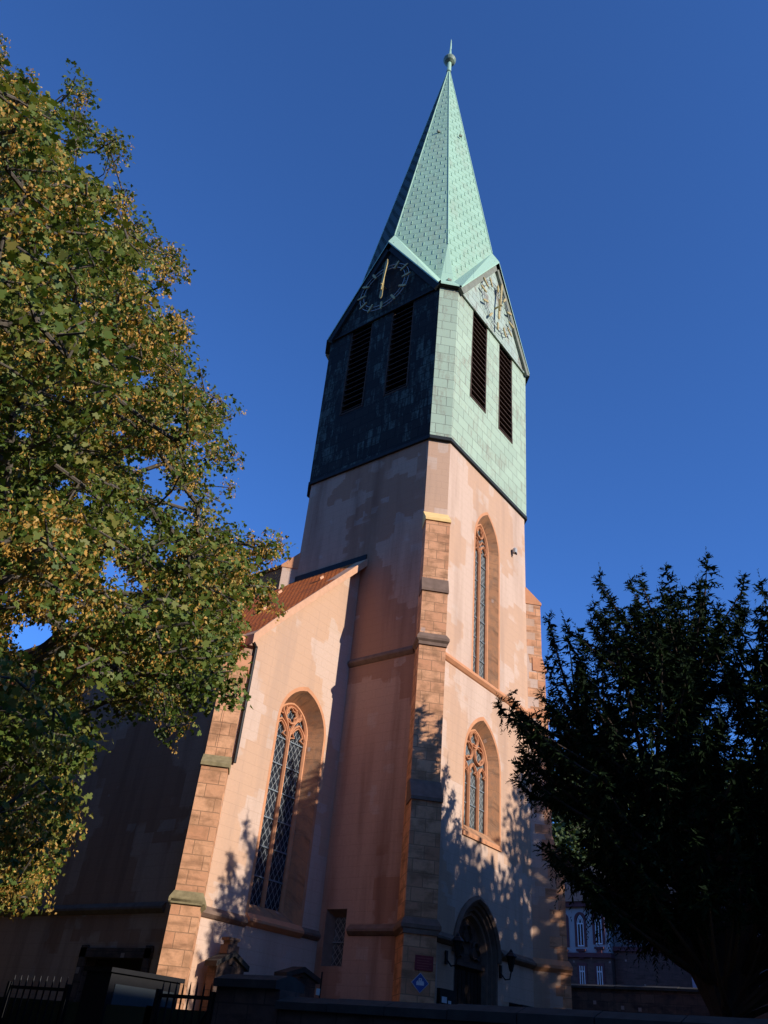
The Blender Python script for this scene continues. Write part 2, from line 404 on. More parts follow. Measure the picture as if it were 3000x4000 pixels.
# --- windows: splayed reveal, tracery, leaded glass, saddle bars
def light_head(mb, fr, cx, b, s, b0, wd):
    h = s + b * 1.55
    bar(mb, fr, pointed(cx, b, s, h, 7), wd, b0, .09)
    for sg in (-1, 1):
        bar(mb, fr, [(cx + sg * b, s - .05), (cx + sg * b * .86, s + b * .28), (cx + sg * b * .36, s + b * .42), (cx + sg * b * .62, s + b * .72), (cx + sg * b * .40, s + b * 1.05), (cx, s + b * 1.35)], wd * .62, b0 + .01, .06)
    return h
def window(fr, o, inn, dep, lights, gmat, kind, hood=True):
    win = MB(); loft(win, fr, opening(**o), 0.0, opening(**inn), -dep, True, True)
    root = win.build('window', M['reveal'], church)
    # sandstone surround flush with the plaster, 3 mm proud, ragged width
    sur = MB(); a = opening(**o)
    big = dict(o); big['b'] += .10; big['h'] += .14; big['z0'] -= .0
    c_ = opening(**big); c_[0] = (c_[0][0], o['z0']); c_[-1] = (c_[-1][0], o['z0'])
    loft(sur, fr, c_, .004, a, .004, False, True)
    sur.build('surround', M['trim'], root)
    g = MB(); wall(g, fr, opening(**inn), (), -dep - .12); g.build('glass', gmat, root)
    tr = MB(); b0 = -dep - .11; cx, b, s, h, z0 = inn['cx'], inn['b'], inn['s'], inn['h'], inn['z0']
    bar(tr, fr, [(cx + b - .03, z0)] + pointed(cx, b - .03, s, h - .04) + [(cx - b + .03, z0)], .13, b0, .12)
    lw = 2 * b / lights
    if kind == 'flowing':                     # two lights, mouchettes and a central eye
        ls = s - .28
        bar(tr, fr, [(cx, z0), (cx, ls + lw * .35)], .10, b0, .13)
        for k in (-1, 1): light_head(tr, fr, cx + k * lw / 2, lw / 2 - .03, ls, b0, .075)
        top = ls + lw * .78
        for k in (-1, 1):
            bar(tr, fr, [(cx, ls + .25), (cx + k * .16, ls + .55), (cx + k * .40, ls + .86), (cx + k * .42, ls + 1.1)], .07, b0, .10)
            bar(tr, fr, foil(cx + k * b * .43, ls + lw * 1.12, .20, 3, .5 * k), .05, b0 + .01, .06, True)
        zc = min(h - .42, ls + 1.12)
        bar(tr, fr, circle(cx, zc, .27), .07, b0, .10, True)
        bar(tr, fr, foil(cx, zc, .25, 4, .4), .05, b0 + .01, .07, True)
    elif kind == 'slender':
        ls = s - .25
        bar(tr, fr, [(cx, z0), (cx, ls + lw * .35)], .09, b0, .13)
        for k in (-1, 1): light_head(tr, fr, cx + k * lw / 2, lw / 2 - .03, ls, b0, .065)
        zc = ls + .95
        bar(tr, fr, circle(cx, zc, .25), .06, b0, .10, True)
        bar(tr, fr, foil(cx, zc, .23, 3, math.pi / 2), .05, b0 + .01, .07, True)
        for k in (-1, 1): bar(tr, fr, [(cx + k * .02, ls + .35), (cx + k * .2, ls + .62), (cx + k * .36, ls + .6)], .055, b0, .09)
    else:                                     # three lights under three circles
        ls = s - .42
        for k in (-.5, .5): bar(tr, fr, [(cx + k * lw, z0), (cx + k * lw, ls + lw * .35)], .085, b0, .13)
        for k in (-1, 0, 1): light_head(tr, fr, cx + k * lw, lw / 2 - .03, ls, b0, .06)
        for (ux, uz, r) in ((-.37, ls + .78, .30), (.37, ls + .78, .30), (0, ls + 1.26, .27)):
            bar(tr, fr, circle(cx + ux, uz, r), .06, b0, .10, True)
            bar(tr, fr, foil(cx + ux, uz, r - .03, 3, math.pi / 2 if ux == 0 else .6 * ux), .045, b0 + .01, .07, True)
    tr.build('tracery', M['trim'], root)
    z = z0 + .75
    step = .82 if lights < 3 else .62
    while z < s - .2:
        sb = MB(); sb.obox(fr.p(cx - b + .05, z, -dep - .115), fr.u * (2 * b - .1), fr.n * .03, (0, 0, .035)); z += step
        sb.build('saddle_bar', M['lead'], root)
    sl = MB()                                  # sloping sill lip
    u0, u1, zz = o['cx'] - o['b'] - .08, o['cx'] + o['b'] + .08, o['z0']
    sl.obox(fr.p(u0, zz - .16, .005), fr.u * (u1 - u0), fr.n * .05, (0, 0, .14)); sl.build('sill', M['trim'], root)
    return root
window(FRONT, w_low, dict(cx=-.28, b=.90, z0=6.48, s=8.62, h=9.84), .32, 3, M['glass_hex'], 'circles')
window(FRONT, w_up, dict(cx=-.13, b=.66, z0=11.85, s=17.45, h=18.62), .32, 2, M['glass_hex'], 'slender')
n_win = dict(cx=-5.68, b=1.07, z0=2.95, s=8.45, h=9.74)
window(NW, n_win, dict(cx=-5.68, b=.84, z0=3.32, s=8.45, h=9.42), .5, 2, M['glass_diamond'], 'flowing')

# small side window of the tower
mb = MB(); inn = [(.66, 2.15), (1.26, 2.15), (1.26, 3.40), (.66, 3.40)]
loft(mb, SIDE, sw, 0, inn, -.3, True, False)
swin = mb.build('small_window', M['dripstone'], church)
g = MB(); wall(g, SIDE, inn, (), -.3); g.build('glass', M['glass_hex'], swin)
mb = MB(); mb.obox(SIDE.p(.66, 2.72, -.29), SIDE.u * .6, SIDE.n * .03, (0, 0, .04)); mb.build('saddle_bar', M['lead'], swin)

# --- portal
o_ = dict(door); i_ = dict(cx=-.47, b=.90, z0=GND, s=2.70, h=3.80)
mb = MB(); prof = [(1.26, 4.28, 0.0), (1.18, 4.17, -.02), (1.15, 4.13, -.12), (1.08, 4.04, -.12), (1.05, 4.0, -.22), (.97, 3.9, -.22), (.93, 3.85, -.32), (.90, 3.80, -.40)]
for (b1, h1, d1), (b2, h2, d2) in zip(prof, prof[1:]):
    loft(mb, FRONT, opening(door['cx'], b1, GND, 2.75, h1), d1, opening(door['cx'], b2, GND, 2.75, h2), d2, False, True)
sweep(mb, FRONT, pointed(door['cx'], 1.30, 2.75, 4.34), [(-.10, 0), (-.10, .06), (0, .11), (.08, .05), (.08, 0)])
portal = mb.build('portal', M['dripstone'], church)
mb = MB(); wall(mb, FRONT, [(-1.40, 2.62), (.46, 2.62)] + pointed(-.47, .93, 2.75, 3.84)[0:], (), -.38)
for k in range(3): bar(mb, FRONT, foil(-.47 + (k - 1) * .48, 2.95 + (.42 if k == 1 else 0), .26, 3, math.pi / 2), .05, -.38, .09, True)
mb.obox(FRONT.p(-1.40, 2.50, -.38), FRONT.u * 1.86, FRONT.n * .12, (0, 0, .14))
mb.build('tympanum', M['stone_shaded'], portal)
mb = MB()
for k in range(2):
    u0 = -1.37 + k * .91
    mb.obox(FRONT.p(u0, GND, -.42), FRONT.u * .89, FRONT.n * .05, (0, 0, 2.1))
    for a in range(4): mb.obox(FRONT.p(u0 + .06 + a * .2, GND + .1, -.37), FRONT.u * .17, FRONT.n * .02, (0, 0, 1.9))
dr = mb.build('door', M['oak'], portal)
mb = MB(); mb.lathe(FRONT.p(-.40, GND + 1.05, -.30), [(0, -.05), (.04, -.03), (.05, 0), (.04, .03), (0, .05)], 8); mb.build('handle', M['iron'], dr)

# --- string courses and plinth
def course(fr_pts, z, proj, hgt, mat, name):
    """moulding along a horizontal polyline given as (point, outward normal) pairs"""
    mb = MB()
    for (p, n1), (q, n2) in zip(fr_pts, fr_pts[1:]):
        p, q, n1, n2 = Vector(p), Vector(q), Vector(n1), Vector(n2)
        pr = [(0.0, hgt * .9), (proj, hgt * .35), (proj, hgt * .1), (proj * .35, -hgt * .25), (.0, -hgt * .35)]
        r0 = [p + n1 * a + Vector((0, 0, z + b)) for a, b in pr]; r1 = [q + n2 * a + Vector((0, 0, z + b)) for a, b in pr]
        for k in range(len(pr) - 1): mb.face([r0[k], r1[k], r1[k + 1], r0[k + 1]] if (q - p).cross(n1).z > 0 else [r0[k + 1], r1[k + 1], r1[k], r0[k]])
        mb.face(r0); mb.face(list(reversed(r1)))
    return mb.build(name, mat, church)
F_, S_ = (0, -1, 0), (-1, 0, 0)
course([((-A + CH + .05, -A, 0), F_), ((A - CH, -A, 0), F_)], 11.42, .13, .26, M['trim'], 'string_course')
course([((-A, -.25, 0), S_), ((-A, -A + CH + .02, 0), S_)], 11.42, .12, .26, M['dripstone'], 'string_course')
course([((-A, -1.45, 0), S_), ((-A, -A + CH, 0), S_)], 2.95, .14, .24, M['dripstone'], 'string_course')
course([((-A + CH, -A, 0), F_), ((-1.80, -A, 0), F_)], 2.95, .14, .24, M['dripstone'], 'string_course')
course([((.90, -A, 0), F_), ((A - CH, -A, 0), F_)], 2.95, .14, .24, M['dripstone'], 'string_course')
course([((-8.5, -.3, 0), F_), ((-6.80, -.3, 0), F_)], 2.72, .12, .22, M['dripstone'], 'string_course')
course([((-6.80, -.3, 0), F_), ((-4.55, -.3, 0), F_)], 2.78, .16, .26, M['trim'], 'string_course')
course([((-4.55, -.3, 0), F_), ((-A, -.3, 0), F_)], 2.80, .12, .22, M['dripstone'], 'string_course')
course([((-9, 45, 0), S_), ((-9, .4, 0), S_)], 2.72, .12, .22, M['dripstone'], 'string_course')

# --- diagonal buttresses: (top z, projection) stages from a profile; widths along the corner chamfer
def buttress(corner, out, half, prof, mats, label=None, capmat=None, drips=()):
    """prof: list of (d, z) from the top down along the silhouette; corner = middle of the chamfer"""
    o = Vector(corner); e = Vector(out).normalized(); t = Vector((0, 0, 1)).cross(e)
    P = lambda d, u, z: o + e * d + t * u + Vector((0, 0, z))
    body = MB()
    for (d0, z0), (d1, z1) in zip(prof, prof[1:]):
        for sg in (-1, 1):
            q = [P(-.5, sg * half, z1), P(d1, sg * half, z1), P(d0, sg * half, z0), P(-.5, sg * half, z0)]
            body.face(q if sg < 0 else q[::-1])
        if d1 < d0 + .02: body.face([P(d1, -half, z1), P(d1, half, z1), P(d0, half, z0), P(d0, -half, z0)])
    root = body.build('buttress', mats[0], church)
    if label: root['label'] = label
    first = True
    for (d0, z0), (d1, z1) in zip(prof, prof[1:]):
        if not (d1 > d0 + .02): continue
        wm = MB()
        hw = half + .03
        lip = .05
        for sg in (-1, 1):
            q = [P(d0 - .4, sg * hw, z1 - .08), P(d1 + lip, sg * hw, z1 - .08), P(d1 + lip, sg * hw, z1 + .02), P(d0, sg * hw, z0), P(d0 - .4, sg * hw, z0)]
            wm.face(q if sg < 0 else q[::-1])
        wm.face([P(d1 + lip, -hw, z1 + .02), P(d1 + lip, hw, z1 + .02), P(d0, hw, z0), P(d0, -hw, z0)])
        wm.face([P(d1 + lip, -hw, z1 - .08), P(d1 + lip, hw, z1 - .08), P(d1 + lip, hw, z1 + .02), P(d1 + lip, -hw, z1 + .02)])
        wm.face([P(d0 - .4, -hw, z1 - .08), P(d0 - .4, hw, z1 - .08), P(d1 + lip, hw, z1 - .08), P(d1 + lip, -hw, z1 - .08)][::-1])
        wm.build('weathering', capmat if (first and capmat) else mats[1], root); first = False
    for (d, z, pr) in drips:
        dm = MB(); pf = [(0, .24), (pr, .07), (pr, -.02), (pr * .35, -.10), (0, -.14)]
        path = [(-.05, -half, (0, -1)), (d, -half, (1, -1)), (d, half, (1, 1)), (-.05, half, (0, 1))]
        rr = [[P(dd + nn[0] * a, uu + nn[1] * a, z + b) for a, b in pf] for dd, uu, nn in path]
        for r0, r1 in zip(rr, rr[1:]):
            for k in range(len(pf) - 1): dm.face([r0[k + 1], r1[k + 1], r1[k], r0[k]])
        dm.build('drip_moulding', mats[1], root)
    return root
BP = [(0.0, 17.15), (.62, 16.45), (.62, 13.95), (.74, 13.45), (.74, 11.55), (.80, 11.40), (.80, 6.95), (1.18, 6.35), (1.18, 3.0), (1.26, 2.9), (1.26, GND - .4)]
cm = A - CH / 2
HB = CH * math.sqrt(2) / 2
near = buttress((-cm, -cm, 0), (-1, -1, 0), HB, BP, (M['stone'], M['dripstone']), 'front corner buttress with an ochre capped top', M['goldstone'], [(.80, 11.52, .10), (1.22, 2.98, .10)])
rb_ = buttress((cm, -cm, 0), (1, -1, 0), HB, BP, (M['plaster'], M['trim']), 'right corner buttress with ragged stone quoins', None, [(.80, 11.52, .08), (1.22, 2.98, .10)])
qm = MB(); e_ = Vector((1, -1, 0)).normalized(); t_ = Vector((0, 0, 1)).cross(e_); z = GND + .1; k = 0
def dprof(z):
    for (d0, z0), (d1, z1) in zip(BP, BP[1:]):
        if z1 <= z <= z0 and z0 > z1: return d0 + (d1 - d0) * (z0 - z) / (z0 - z1)
    return 0
while z < 16.3:
    h = random.uniform(.30, .42); L = (.62 if k % 2 else .30) * random.uniform(.8, 1.2); d0, d1 = dprof(z), dprof(z + h - .015)
    for sg in (-1,):
        w_ = HB + .004
        c = lambda d, zz: Vector((cm, -cm, 0)) + e_ * d + t_ * sg * w_ + Vector((0, 0, zz))
        qm.face([c(d0 - L, z), c(d0 + .003, z), c(d1 + .003, z + h - .015), c(d1 - L, z + h - .015)])
    f_ = lambda d, u, zz: Vector((cm, -cm, 0)) + e_ * (d + .003) + t_ * u + Vector((0, 0, zz))
    qm.face([f_(d0, -HB - .004, z), f_(d0, HB, z), f_(d1, HB, z + h - .015), f_(d1, -HB - .004, z + h - .015)])
    z += h; k += 1
qm.build('quoins', M['stone'], rb_)
buttress((-cm, cm, 0), (-1, 1, 0), HB, BP, (M['plaster'], M['trim']), None, None, ())
buttress((cm, cm, 0), (1, 1, 0), HB, BP, (M['stone'], M['trim']))

# --- nave
mb = MB()
EX = 9.0; EZ, RZ = 10.45, 19.72
slope = lambda x: 19.80 - 1.066 * abs(x)
out = [(-EX + .62, GND - .4), (-A, GND - .4), (-A, slope(A) - .12), (-7.93, slope(7.93) - .15), (-8.40, 10.62)]
wall(mb, NW, out, [opening(**n_win)])
mb.build('nave_wall', M['plaster_nave'], church)
mb = MB()
NS = Frame((-EX, 0, 0), (0, -1, 0), (-1, 0, 0))
sdoor = [(-3.15, GND), (-.75, GND), (-.75, 1.62), (-3.15, 1.62)]
wall(mb, NS, [(-45, GND - .4), (.32, GND - .4), (.32, 10.5), (-45, 10.5)], [sdoor])
mb.face([(-9, .32, GND - .4), (-8.38, -.3, GND - .4), (-8.38, -.3, 10.6), (-9, .32, 10.5)])
mb.face([(A, -.3, GND - .4), (8.9, -.3, GND - .4), (8.9, -.3, 10.3), (A, -.3, 15.6)])
mb.face([(EX, -.3, GND - .4), (EX, 45, GND - .4), (EX, 45, 10.5), (EX, -.3, 10.5)])
mb.face([(EX, 45, GND - .4), (-EX, 45, GND - .4), (-EX, 45, 10.5), (0, 45, 19.6), (EX, 45, 10.5)])
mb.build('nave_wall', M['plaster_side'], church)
mb = MB(); loft(mb, NS, sdoor, 0, sdoor, -.35, True, False)
for u, z, du, dz in ((-3.40, GND, .25, 1.5), (-.75, GND, .25, 1.5), (-3.42, 1.62, 2.94, .22)): mb.obox(NS.p(u, z, .003), NS.u * du, NS.n * .07, (0, 0, dz))
sd_ = mb.build('side_portal', M['stone_shaded'], church)
mb = MB(); mb.obox(NS.p(-3.15, GND, -.35), NS.u * 2.4, NS.n * .04, (0, 0, 1.22)); mb.build('door', M['oak'], sd_)
# roof: sprocketed eaves, ridge behind the tower
rf = MB()
Y0, Y1 = -.55, 45.4
ring = [(-8.62, 10.52), (-7.95, 11.30), (0, 19.80), (7.95, 11.30), (8.62, 10.52)]
for (x0, z0), (x1, z1) in zip(ring, ring[1:]):
    ny = 1
    rf.face([(x0, Y0, z0), (x1, Y0, z1), (x1, Y1, z1), (x0, Y1, z0)])
    rf.face([(x0, Y0, z0 - .16), (x0, Y1, z0 - .16), (x1, Y1, z1 - .16), (x1, Y0, z1 - .16)])
rf.face([(-8.62, Y0, 10.52), (-8.62, Y1, 10.52), (-8.62, Y1, 10.36), (-8.62, Y0, 10.36)])
roof = rf.build('nave_roof', M['tiles'], church)
rv = MB()
for (x0, z0), (x1, z1) in (((-8.70, 10.40), (-7.95, 11.26)), ((-7.95, 11.26), (-3.7, 15.82))):
    for dz0, dz1, yy0, yy1 in ((-.30, .03, -.62, -.30),):
        a, b_, c_, d_ = (x0, z0 + dz0), (x1, z1 + dz0), (x1, z1 + dz1), (x0, z0 + dz1)
        rv.face([(a[0], yy0, a[1]), (b_[0], yy0, b_[1]), (c_[0], yy0, c_[1]), (d_[0], yy0, d_[1])])
        rv.face([(d_[0], yy0, d_[1]), (c_[0], yy0, c_[1]), (c_[0], yy1 + .25, c_[1]), (d_[0], yy1 + .25, d_[1])])
        rv.face([(a[0], yy0, a[1]), (a[0], yy1, a[1]), (b_[0], yy1, b_[1]), (b_[0], yy0, b_[1])])
rv.face([(-8.70, -.62, 10.10), (-8.70, -.62, 10.43), (-8.70, -.05, 10.43), (-8.70, -.05, 10.10)])
rv.build('verge', M['verge'], roof)
rd = MB(); rd.tube([(0, 3.9, 19.86), (0, 45.4, 19.86)], .14, 8); rd.build('ridge_tiles', M['tiles'], roof)
fl = MB()       # lead flashing where the roof meets the tower
fl.obox((-A - .05, -.55, 15.72), (.05, 0, 0), (0, A - CH + .55, 0), (0, 0, .26)); fl.build('flashing', M['iron'], roof)
hk = MB()
for k in range(14):
    yy = .6 + (k % 7) * 1.9 + (k // 7) * .7; xx = -4.9 - (k // 7) * 1.7 - (k % 3) * .2
    hk.obox((xx, yy, 19.80 - 1.066 * abs(xx) + .02), (.16, 0, .17), (0, .05, 0), (-.06, 0, .07))
hk.build('snow_hook', M['verge'], roof)['kind'] = 'stuff'
# eaves cornice with stone corbel at the front corner
cb = MB(); cb.box(-9.12, -8.72, -.28, 45, 10.16, 10.36); cb.build('eaves_cornice', M['trim'], church)
NBP = [(0.0, 9.9), (.45, 9.3), (.45, 6.62), (.72, 6.32), (.72, 3.02), (.90, 2.86), (.90, GND - .4)]
nb = buttress((-8.63, -.04, 0), (-1, -1, 0), .36, NBP, (M['stone'], M['mossy']), 'sunlit corner buttress of the nave with mossy ledges', M['trim'], [(.86, 2.84, .09)])
dp = MB(); dp.tube([(-8.32, -.38, 10.2), (-8.32, -.38, 6.6)], .055, 8); dp.tube([(-8.55, -.42, 10.3), (-8.32, -.38, 10.15)], .055, 8); dp.build('downpipe', M['iron'], church)
for yy in (9.5, 18.5, 27.5):
    b_ = MB()
    b_.prism([(-10.1, yy), (-8.9, yy), (-8.9, yy + .9), (-10.1, yy + .9)], GND - .4, 6.4)
    b_.face([(-10.1, yy, 6.4), (-8.9, yy, 7.6), (-8.9, yy + .9, 7.6), (-10.1, yy + .9, 6.4)][::-1])
    b_.face([(-10.1, yy, 6.4), (-8.9, yy, 6.4), (-8.9, yy, 7.6)]); b_.build('buttress', M['stone_shaded'], church)
    g_ = MB(); fr_ = Frame((-EX, yy + 5, 0), (0, -1, 0), (-1, 0, 0)); oo = dict(cx=0, b=1.05, z0=3.4, s=7.6, h=9.0); ii = dict(cx=0, b=.98, z0=3.5, s=7.6, h=8.9)
    loft(g_, fr_, opening(**oo), .04, opening(**ii), .01, True, True); r_ = g_.build('window', M['dripstone'], church)
    g_ = MB(); wall(g_, fr_, opening(**ii), (), .012); g_.build('glass', M['glass_diamond'], r_)

# --- belfry
AB, AT, CB = 3.82, 3.90, .62
def ringpts(a, c, z): return [(-a, a - c, z), (-a, -a + c, z), (-a + c, -a, z), (a - c, -a, z), (a, -a + c, z), (a, a - c, z), (a - c, a, z), (-a + c, a, z)]
rb, rt = ringpts(AB, CB, ZB), ringpts(AT, CB, ZT)
LV = [(-1.94, -.60), (.56, 1.86)]          # louvre bays in each face, from 24.15 up to the gable
LZ0, LZ1 = 24.15, 29.62
def belfry_face(k, mat):
    p, q, q2, p2 = map(Vector, (rb[k], rb[(k + 1) % 8], rt[(k + 1) % 8], rt[k]))
    u = (q - p).normalized(); n = u.cross(Vector((0, 0, 1)))
    mid = (p + q) / 2; hw = (q - p).length / 2; hw2 = (q2 - p2).length / 2
    tilt = (((p2 + q2) / 2 - mid).dot(n)) / (ZT - ZB)
    fr = Frame((mid.x, mid.y, 0), u, n)
    mb = MB()
    sub = lambda u_, z: fr.p(u_, z, tilt * (z - ZB))
    hl = [[(a, LZ0), (b, LZ0), (b, LZ1), (a, LZ1)] for a, b in LV] if (q - p).length > 2 else []
    loops = [[Vector((x, z, 0)) for x, z in l] for l in [[(-hw, ZB), (hw, ZB), (hw2, ZT), (-hw2, ZT)]] + hl]
    flat = [x for l in loops for x in l]
    for t in tessellate_polygon(loops):
        qd = [flat[i] for i in t]; pts = [sub(v.x, v.y) for v in qd]
        if (pts[1] - pts[0]).cross(pts[2] - pts[0]).dot(n) < 0: qd.reverse(); pts.reverse()
        mb.face(pts, [(v.x + k * 3.3, v.y) for v in qd])
    o = mb.build('belfry_wall', mat, church)
    if hl:
        for (a, b) in LV:
            f = MB(); d = .30
            z0, z1 = LZ0, LZ1
            tb = tilt * (LZ0 - ZB)
            for (u0, w_) in ((a, .07), (b - .07, .07)): f.obox(fr.p(u0, z0, tb - d), fr.u * w_, fr.n * (d + .03), (0, 0, z1 - z0))
            f.obox(fr.p(a + .07, z0, tb - d), fr.u * (b - a - .14), fr.n * (d + .02), (0, 0, .08))
            lv = f.build('louvre', M['louvre'], church)
            s_ = MB()
            zz = z0 + .2
            while zz < z1 - .1:
                s_.obox(fr.p(a + .07, zz + .16, tb - .25), fr.u * (b - a - .14), fr.n * .27 + Vector((0, 0, -.20)), (0, 0, .035)); zz += .335
            s_.build('slats', M['louvre'], lv)
            v_ = MB(); v_.face([fr.p(a, z0, tb - d), fr.p(b, z0, tb - d), fr.p(b, z1, tb - d), fr.p(a, z1, tb - d)]); v_.build('dark_opening', M['void'], lv)
    return fr
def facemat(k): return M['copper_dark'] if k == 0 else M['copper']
frs = {}
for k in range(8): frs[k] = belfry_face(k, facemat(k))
# bottom edge: dark drip of the cladding
mb = MB(); inner = ringpts(A - .02, CH, ZB - .02)
for k in range(8):
    a, b = rb[k], rb[(k + 1) % 8]; c, d = inner[(k + 1) % 8], inner[k]
    lo = lambda p, f=1.0: (p[0] * f, p[1] * f, ZB - .14)
    mb.face([lo(a, 1.008), lo(b, 1.008), (b[0] * 1.008, b[1] * 1.008, ZB + .02), (a[0] * 1.008, a[1] * 1.008, ZB + .02)])
    mb.face([lo(c), lo(b, 1.008), lo(a, 1.008), lo(d)])
mb.build('cladding_drip', M['barge_dark'], church)

# gables (proud of the cladding by a few centimetres), barge strips and trim line
APEX = {}
for k, ax in ((0, (-1, 0)), (2, (0, -1)), (4, (1, 0)), (6, (0, 1))):
    n = Vector((*ax, 0)); u = Vector((0, 0, 1)).cross(n)
    fr = Frame(n * (AT + .05), u, n); hw = AT - CB + .04
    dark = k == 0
    g = MB(); wall(g, fr, [(-hw, ZT - .14), (hw, ZT - .14), (hw, ZT + .05), (0, ZG - .1), (-hw, ZT + .05)])
    g.face([fr.p(-hw, ZT - .14), fr.p(-hw, ZT - .14, -.06), fr.p(hw, ZT - .14, -.06), fr.p(hw, ZT - .14)])
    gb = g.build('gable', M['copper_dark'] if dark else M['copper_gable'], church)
    s_ = MB()
    for sg in (-1, 1):
        e0, e1 = fr.p(sg * (hw + .06), ZT - .10, 0), fr.p(0, ZG - .05, 0)
        dvec = e1 - e0; dn = Vector((0, 0, 1)).cross(fr.n) * 0
        inw = (fr.n.cross(dvec)).normalized() * (.34 * sg)
        if inw.z > 0: inw = -inw
        s_.obox(e0 + fr.n * .004, dvec, inw, fr.n * .14)
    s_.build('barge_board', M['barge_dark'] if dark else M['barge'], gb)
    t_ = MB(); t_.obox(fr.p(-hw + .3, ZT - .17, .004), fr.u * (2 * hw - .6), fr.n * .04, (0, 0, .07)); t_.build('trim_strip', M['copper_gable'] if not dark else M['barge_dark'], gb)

# --- spire: octagon whose edges run to the gable apexes and to the corners, with kicked eaves
T = Vector((0, 0, ZS))
sp = MB(); sk = MB(); sf = MB(); spd = MB(); seamd = MB(); seaml = MB()
ga = [Vector((*a, 0)) * (AT + .10) + Vector((0, 0, ZG)) for a in ((-1, 0), (0, -1), (1, 0), (0, 1))]
crn = ringpts(AT + .02, CB, ZT + .12)
diag = [Vector((-1, -1, 0)).normalized(), Vector((1, -1, 0)).normalized(), Vector((1, 1, 0)).normalized(), Vector((-1, 1, 0)).normalized()]
HP, TAN = 34.35, .157
for i in range(4):
    G0, G1 = ga[i], ga[(i + 1) % 4]; C0, C1 = Vector(crn[(2 * i + 1) % 8]), Vector(crn[(2 * i + 2) % 8])
    dd = diag[i]
    Pk = dd * (TAN * (ZS - HP)) + Vector((0, 0, HP)); broach = []
    for Gx, Cx, first in ((G0, C0, True), (G1, C1, False)):
        ag = Vector((Gx.x, Gx.y, 0)).normalized(); fn = (ag + dd).normalized(); tau = dd - fn * dd.dot(fn); tau.normalize()
        Gi = ag * (TAN * (ZS - 36.15)) + Vector((0, 0, 36.15))
        Ci = fn * (TAN * math.cos(math.pi / 8) * (ZS - 31.05)) + tau * 1.40 + Vector((0, 0, 31.05))
        broach.append(Ci)
        nn = (Gi - T).cross(Pk - T).normalized()
        if nn.z < 0: nn = -nn
        poly = [T, Gi, Ci, Pk] if first else [T, Pk, Ci, Gi]
        shady = (i == 2) or (i == 3) or (i == 1 and not first)  # faces turned from the sun get the shade-darkened copper
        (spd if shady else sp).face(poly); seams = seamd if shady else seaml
        outn = Vector((Gx.x, Gx.y, 0)).normalized()
        Go = Gx + outn * .20 + Vector((0, 0, -.06)); Co = Cx + (outn * .17 + dd * .04) + Vector((0, 0, -.10))
        q = [Gi, Go, Co, Ci] if first else [Gi, Ci, Co, Go]
        sk.face(q)
        dn_ = Vector((0, 0, -.11))
        sk.face([Go, Go + dn_, Co + dn_, Co] if first else [Co, Co + dn_, Go + dn_, Go])
        ib = lambda v: v - outn * .24 + dn_
        sf.face([Go + dn_, ib(Go), ib(Co), Co + dn_] if first else [Co + dn_, ib(Co), ib(Go), Go + dn_])
        # raised lock seams, staggered row by row
        Pe = Pk
        hdir = (nn.cross(Vector((0, 0, 1)))).normalized(); updir = hdir.cross(nn); updir = updir if updir.z > 0 else -updir
        base = (Gi + Ci) / 2
        edges2 = [(p - base) for p in poly]
        P2 = [(e.dot(hdir), e.dot(updir)) for e in edges2]
        row = 0; v0 = min(p[1] for p in P2)
        while v0 < max(p[1] for p in P2):
            vm = v0 + .2
            xs = []
            for a, b in zip(P2, P2[1:] + P2[:1]):
                if (a[1] - vm) * (b[1] - vm) < 0: xs.append(a[0] + (b[0] - a[0]) * (vm - a[1]) / (b[1] - a[1]))
            if len(xs) == 2:
                x0, x1 = min(xs) + .07, max(xs) - .07
                uu = math.ceil(x0 / .56) * .56 + (.28 if row % 2 else 0)
                if uu - .56 > x0: uu -= .56
                while uu < x1:
                    o_s = base + hdir * uu + updir * (v0 + .03) + nn * .002
                    seams.obox(o_s, hdir * .026, updir * .38, nn * .026)
                    uu += .56
                # horizontal lap of the row: thin lip
                xs2 = []
                for a, b in zip(P2, P2[1:] + P2[:1]):
                    if (a[1] - v0 - .01) * (b[1] - v0 - .01) < 0: xs2.append(a[0] + (b[0] - a[0]) * (v0 + .01 - a[1]) / (b[1] - a[1]))
                if len(xs2) == 2 and max(xs2) - min(xs2) > .2:
                    seams.obox(base + hdir * (min(xs2) + .05) + updir * v0 + nn * .001, hdir * (max(xs2) - min(xs2) - .1), updir * .015, nn * .006)
            v0 += .5; row += 1
    C0o = C0 + dd * .2 + Vector((0, 0, -.1)); C1o = C1 + dd * .2 + Vector((0, 0, -.1))
    Cm = (C0 + C1) / 2
    sk.face([Pk, broach[0], broach[1]]); sk.face([broach[0], C0o, C1o, broach[1]])
    dn_ = Vector((0, 0, -.11))
    sk.face([C0o, C0o + dn_, C1o + dn_, C1o])
    sf.face([C0o + dn_, C0 - dd * .15 + dn_ * 2, C1 - dd * .15 + dn_ * 2, C1o + dn_])
spire = sp.build('spire', M['copper_spire'], church)
seaml.build('lock_seams', M['copper_spire'], spire)
spd.build('shaded_side', M['copper_spire_shaded'], spire); seamd.build('lock_seams', M['copper_spire_shaded'], spire)
sk.build('kicked_eaves', M['copper_plain'], spire)
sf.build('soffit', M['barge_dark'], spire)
ed = MB()
for i in range(4):
    ag = Vector((ga[i].x, ga[i].y, 0)).normalized()
    for q_, z_ in ((ag, 36.15), (diag[i], HP)):
        a_ = q_ * (TAN * (ZS - z_)) + Vector((0, 0, z_)); ed.tube([a_, a_ + (T - a_) * .985], .035, 6)
ed.build('hip_rolls', M['copper_plain'], spire)
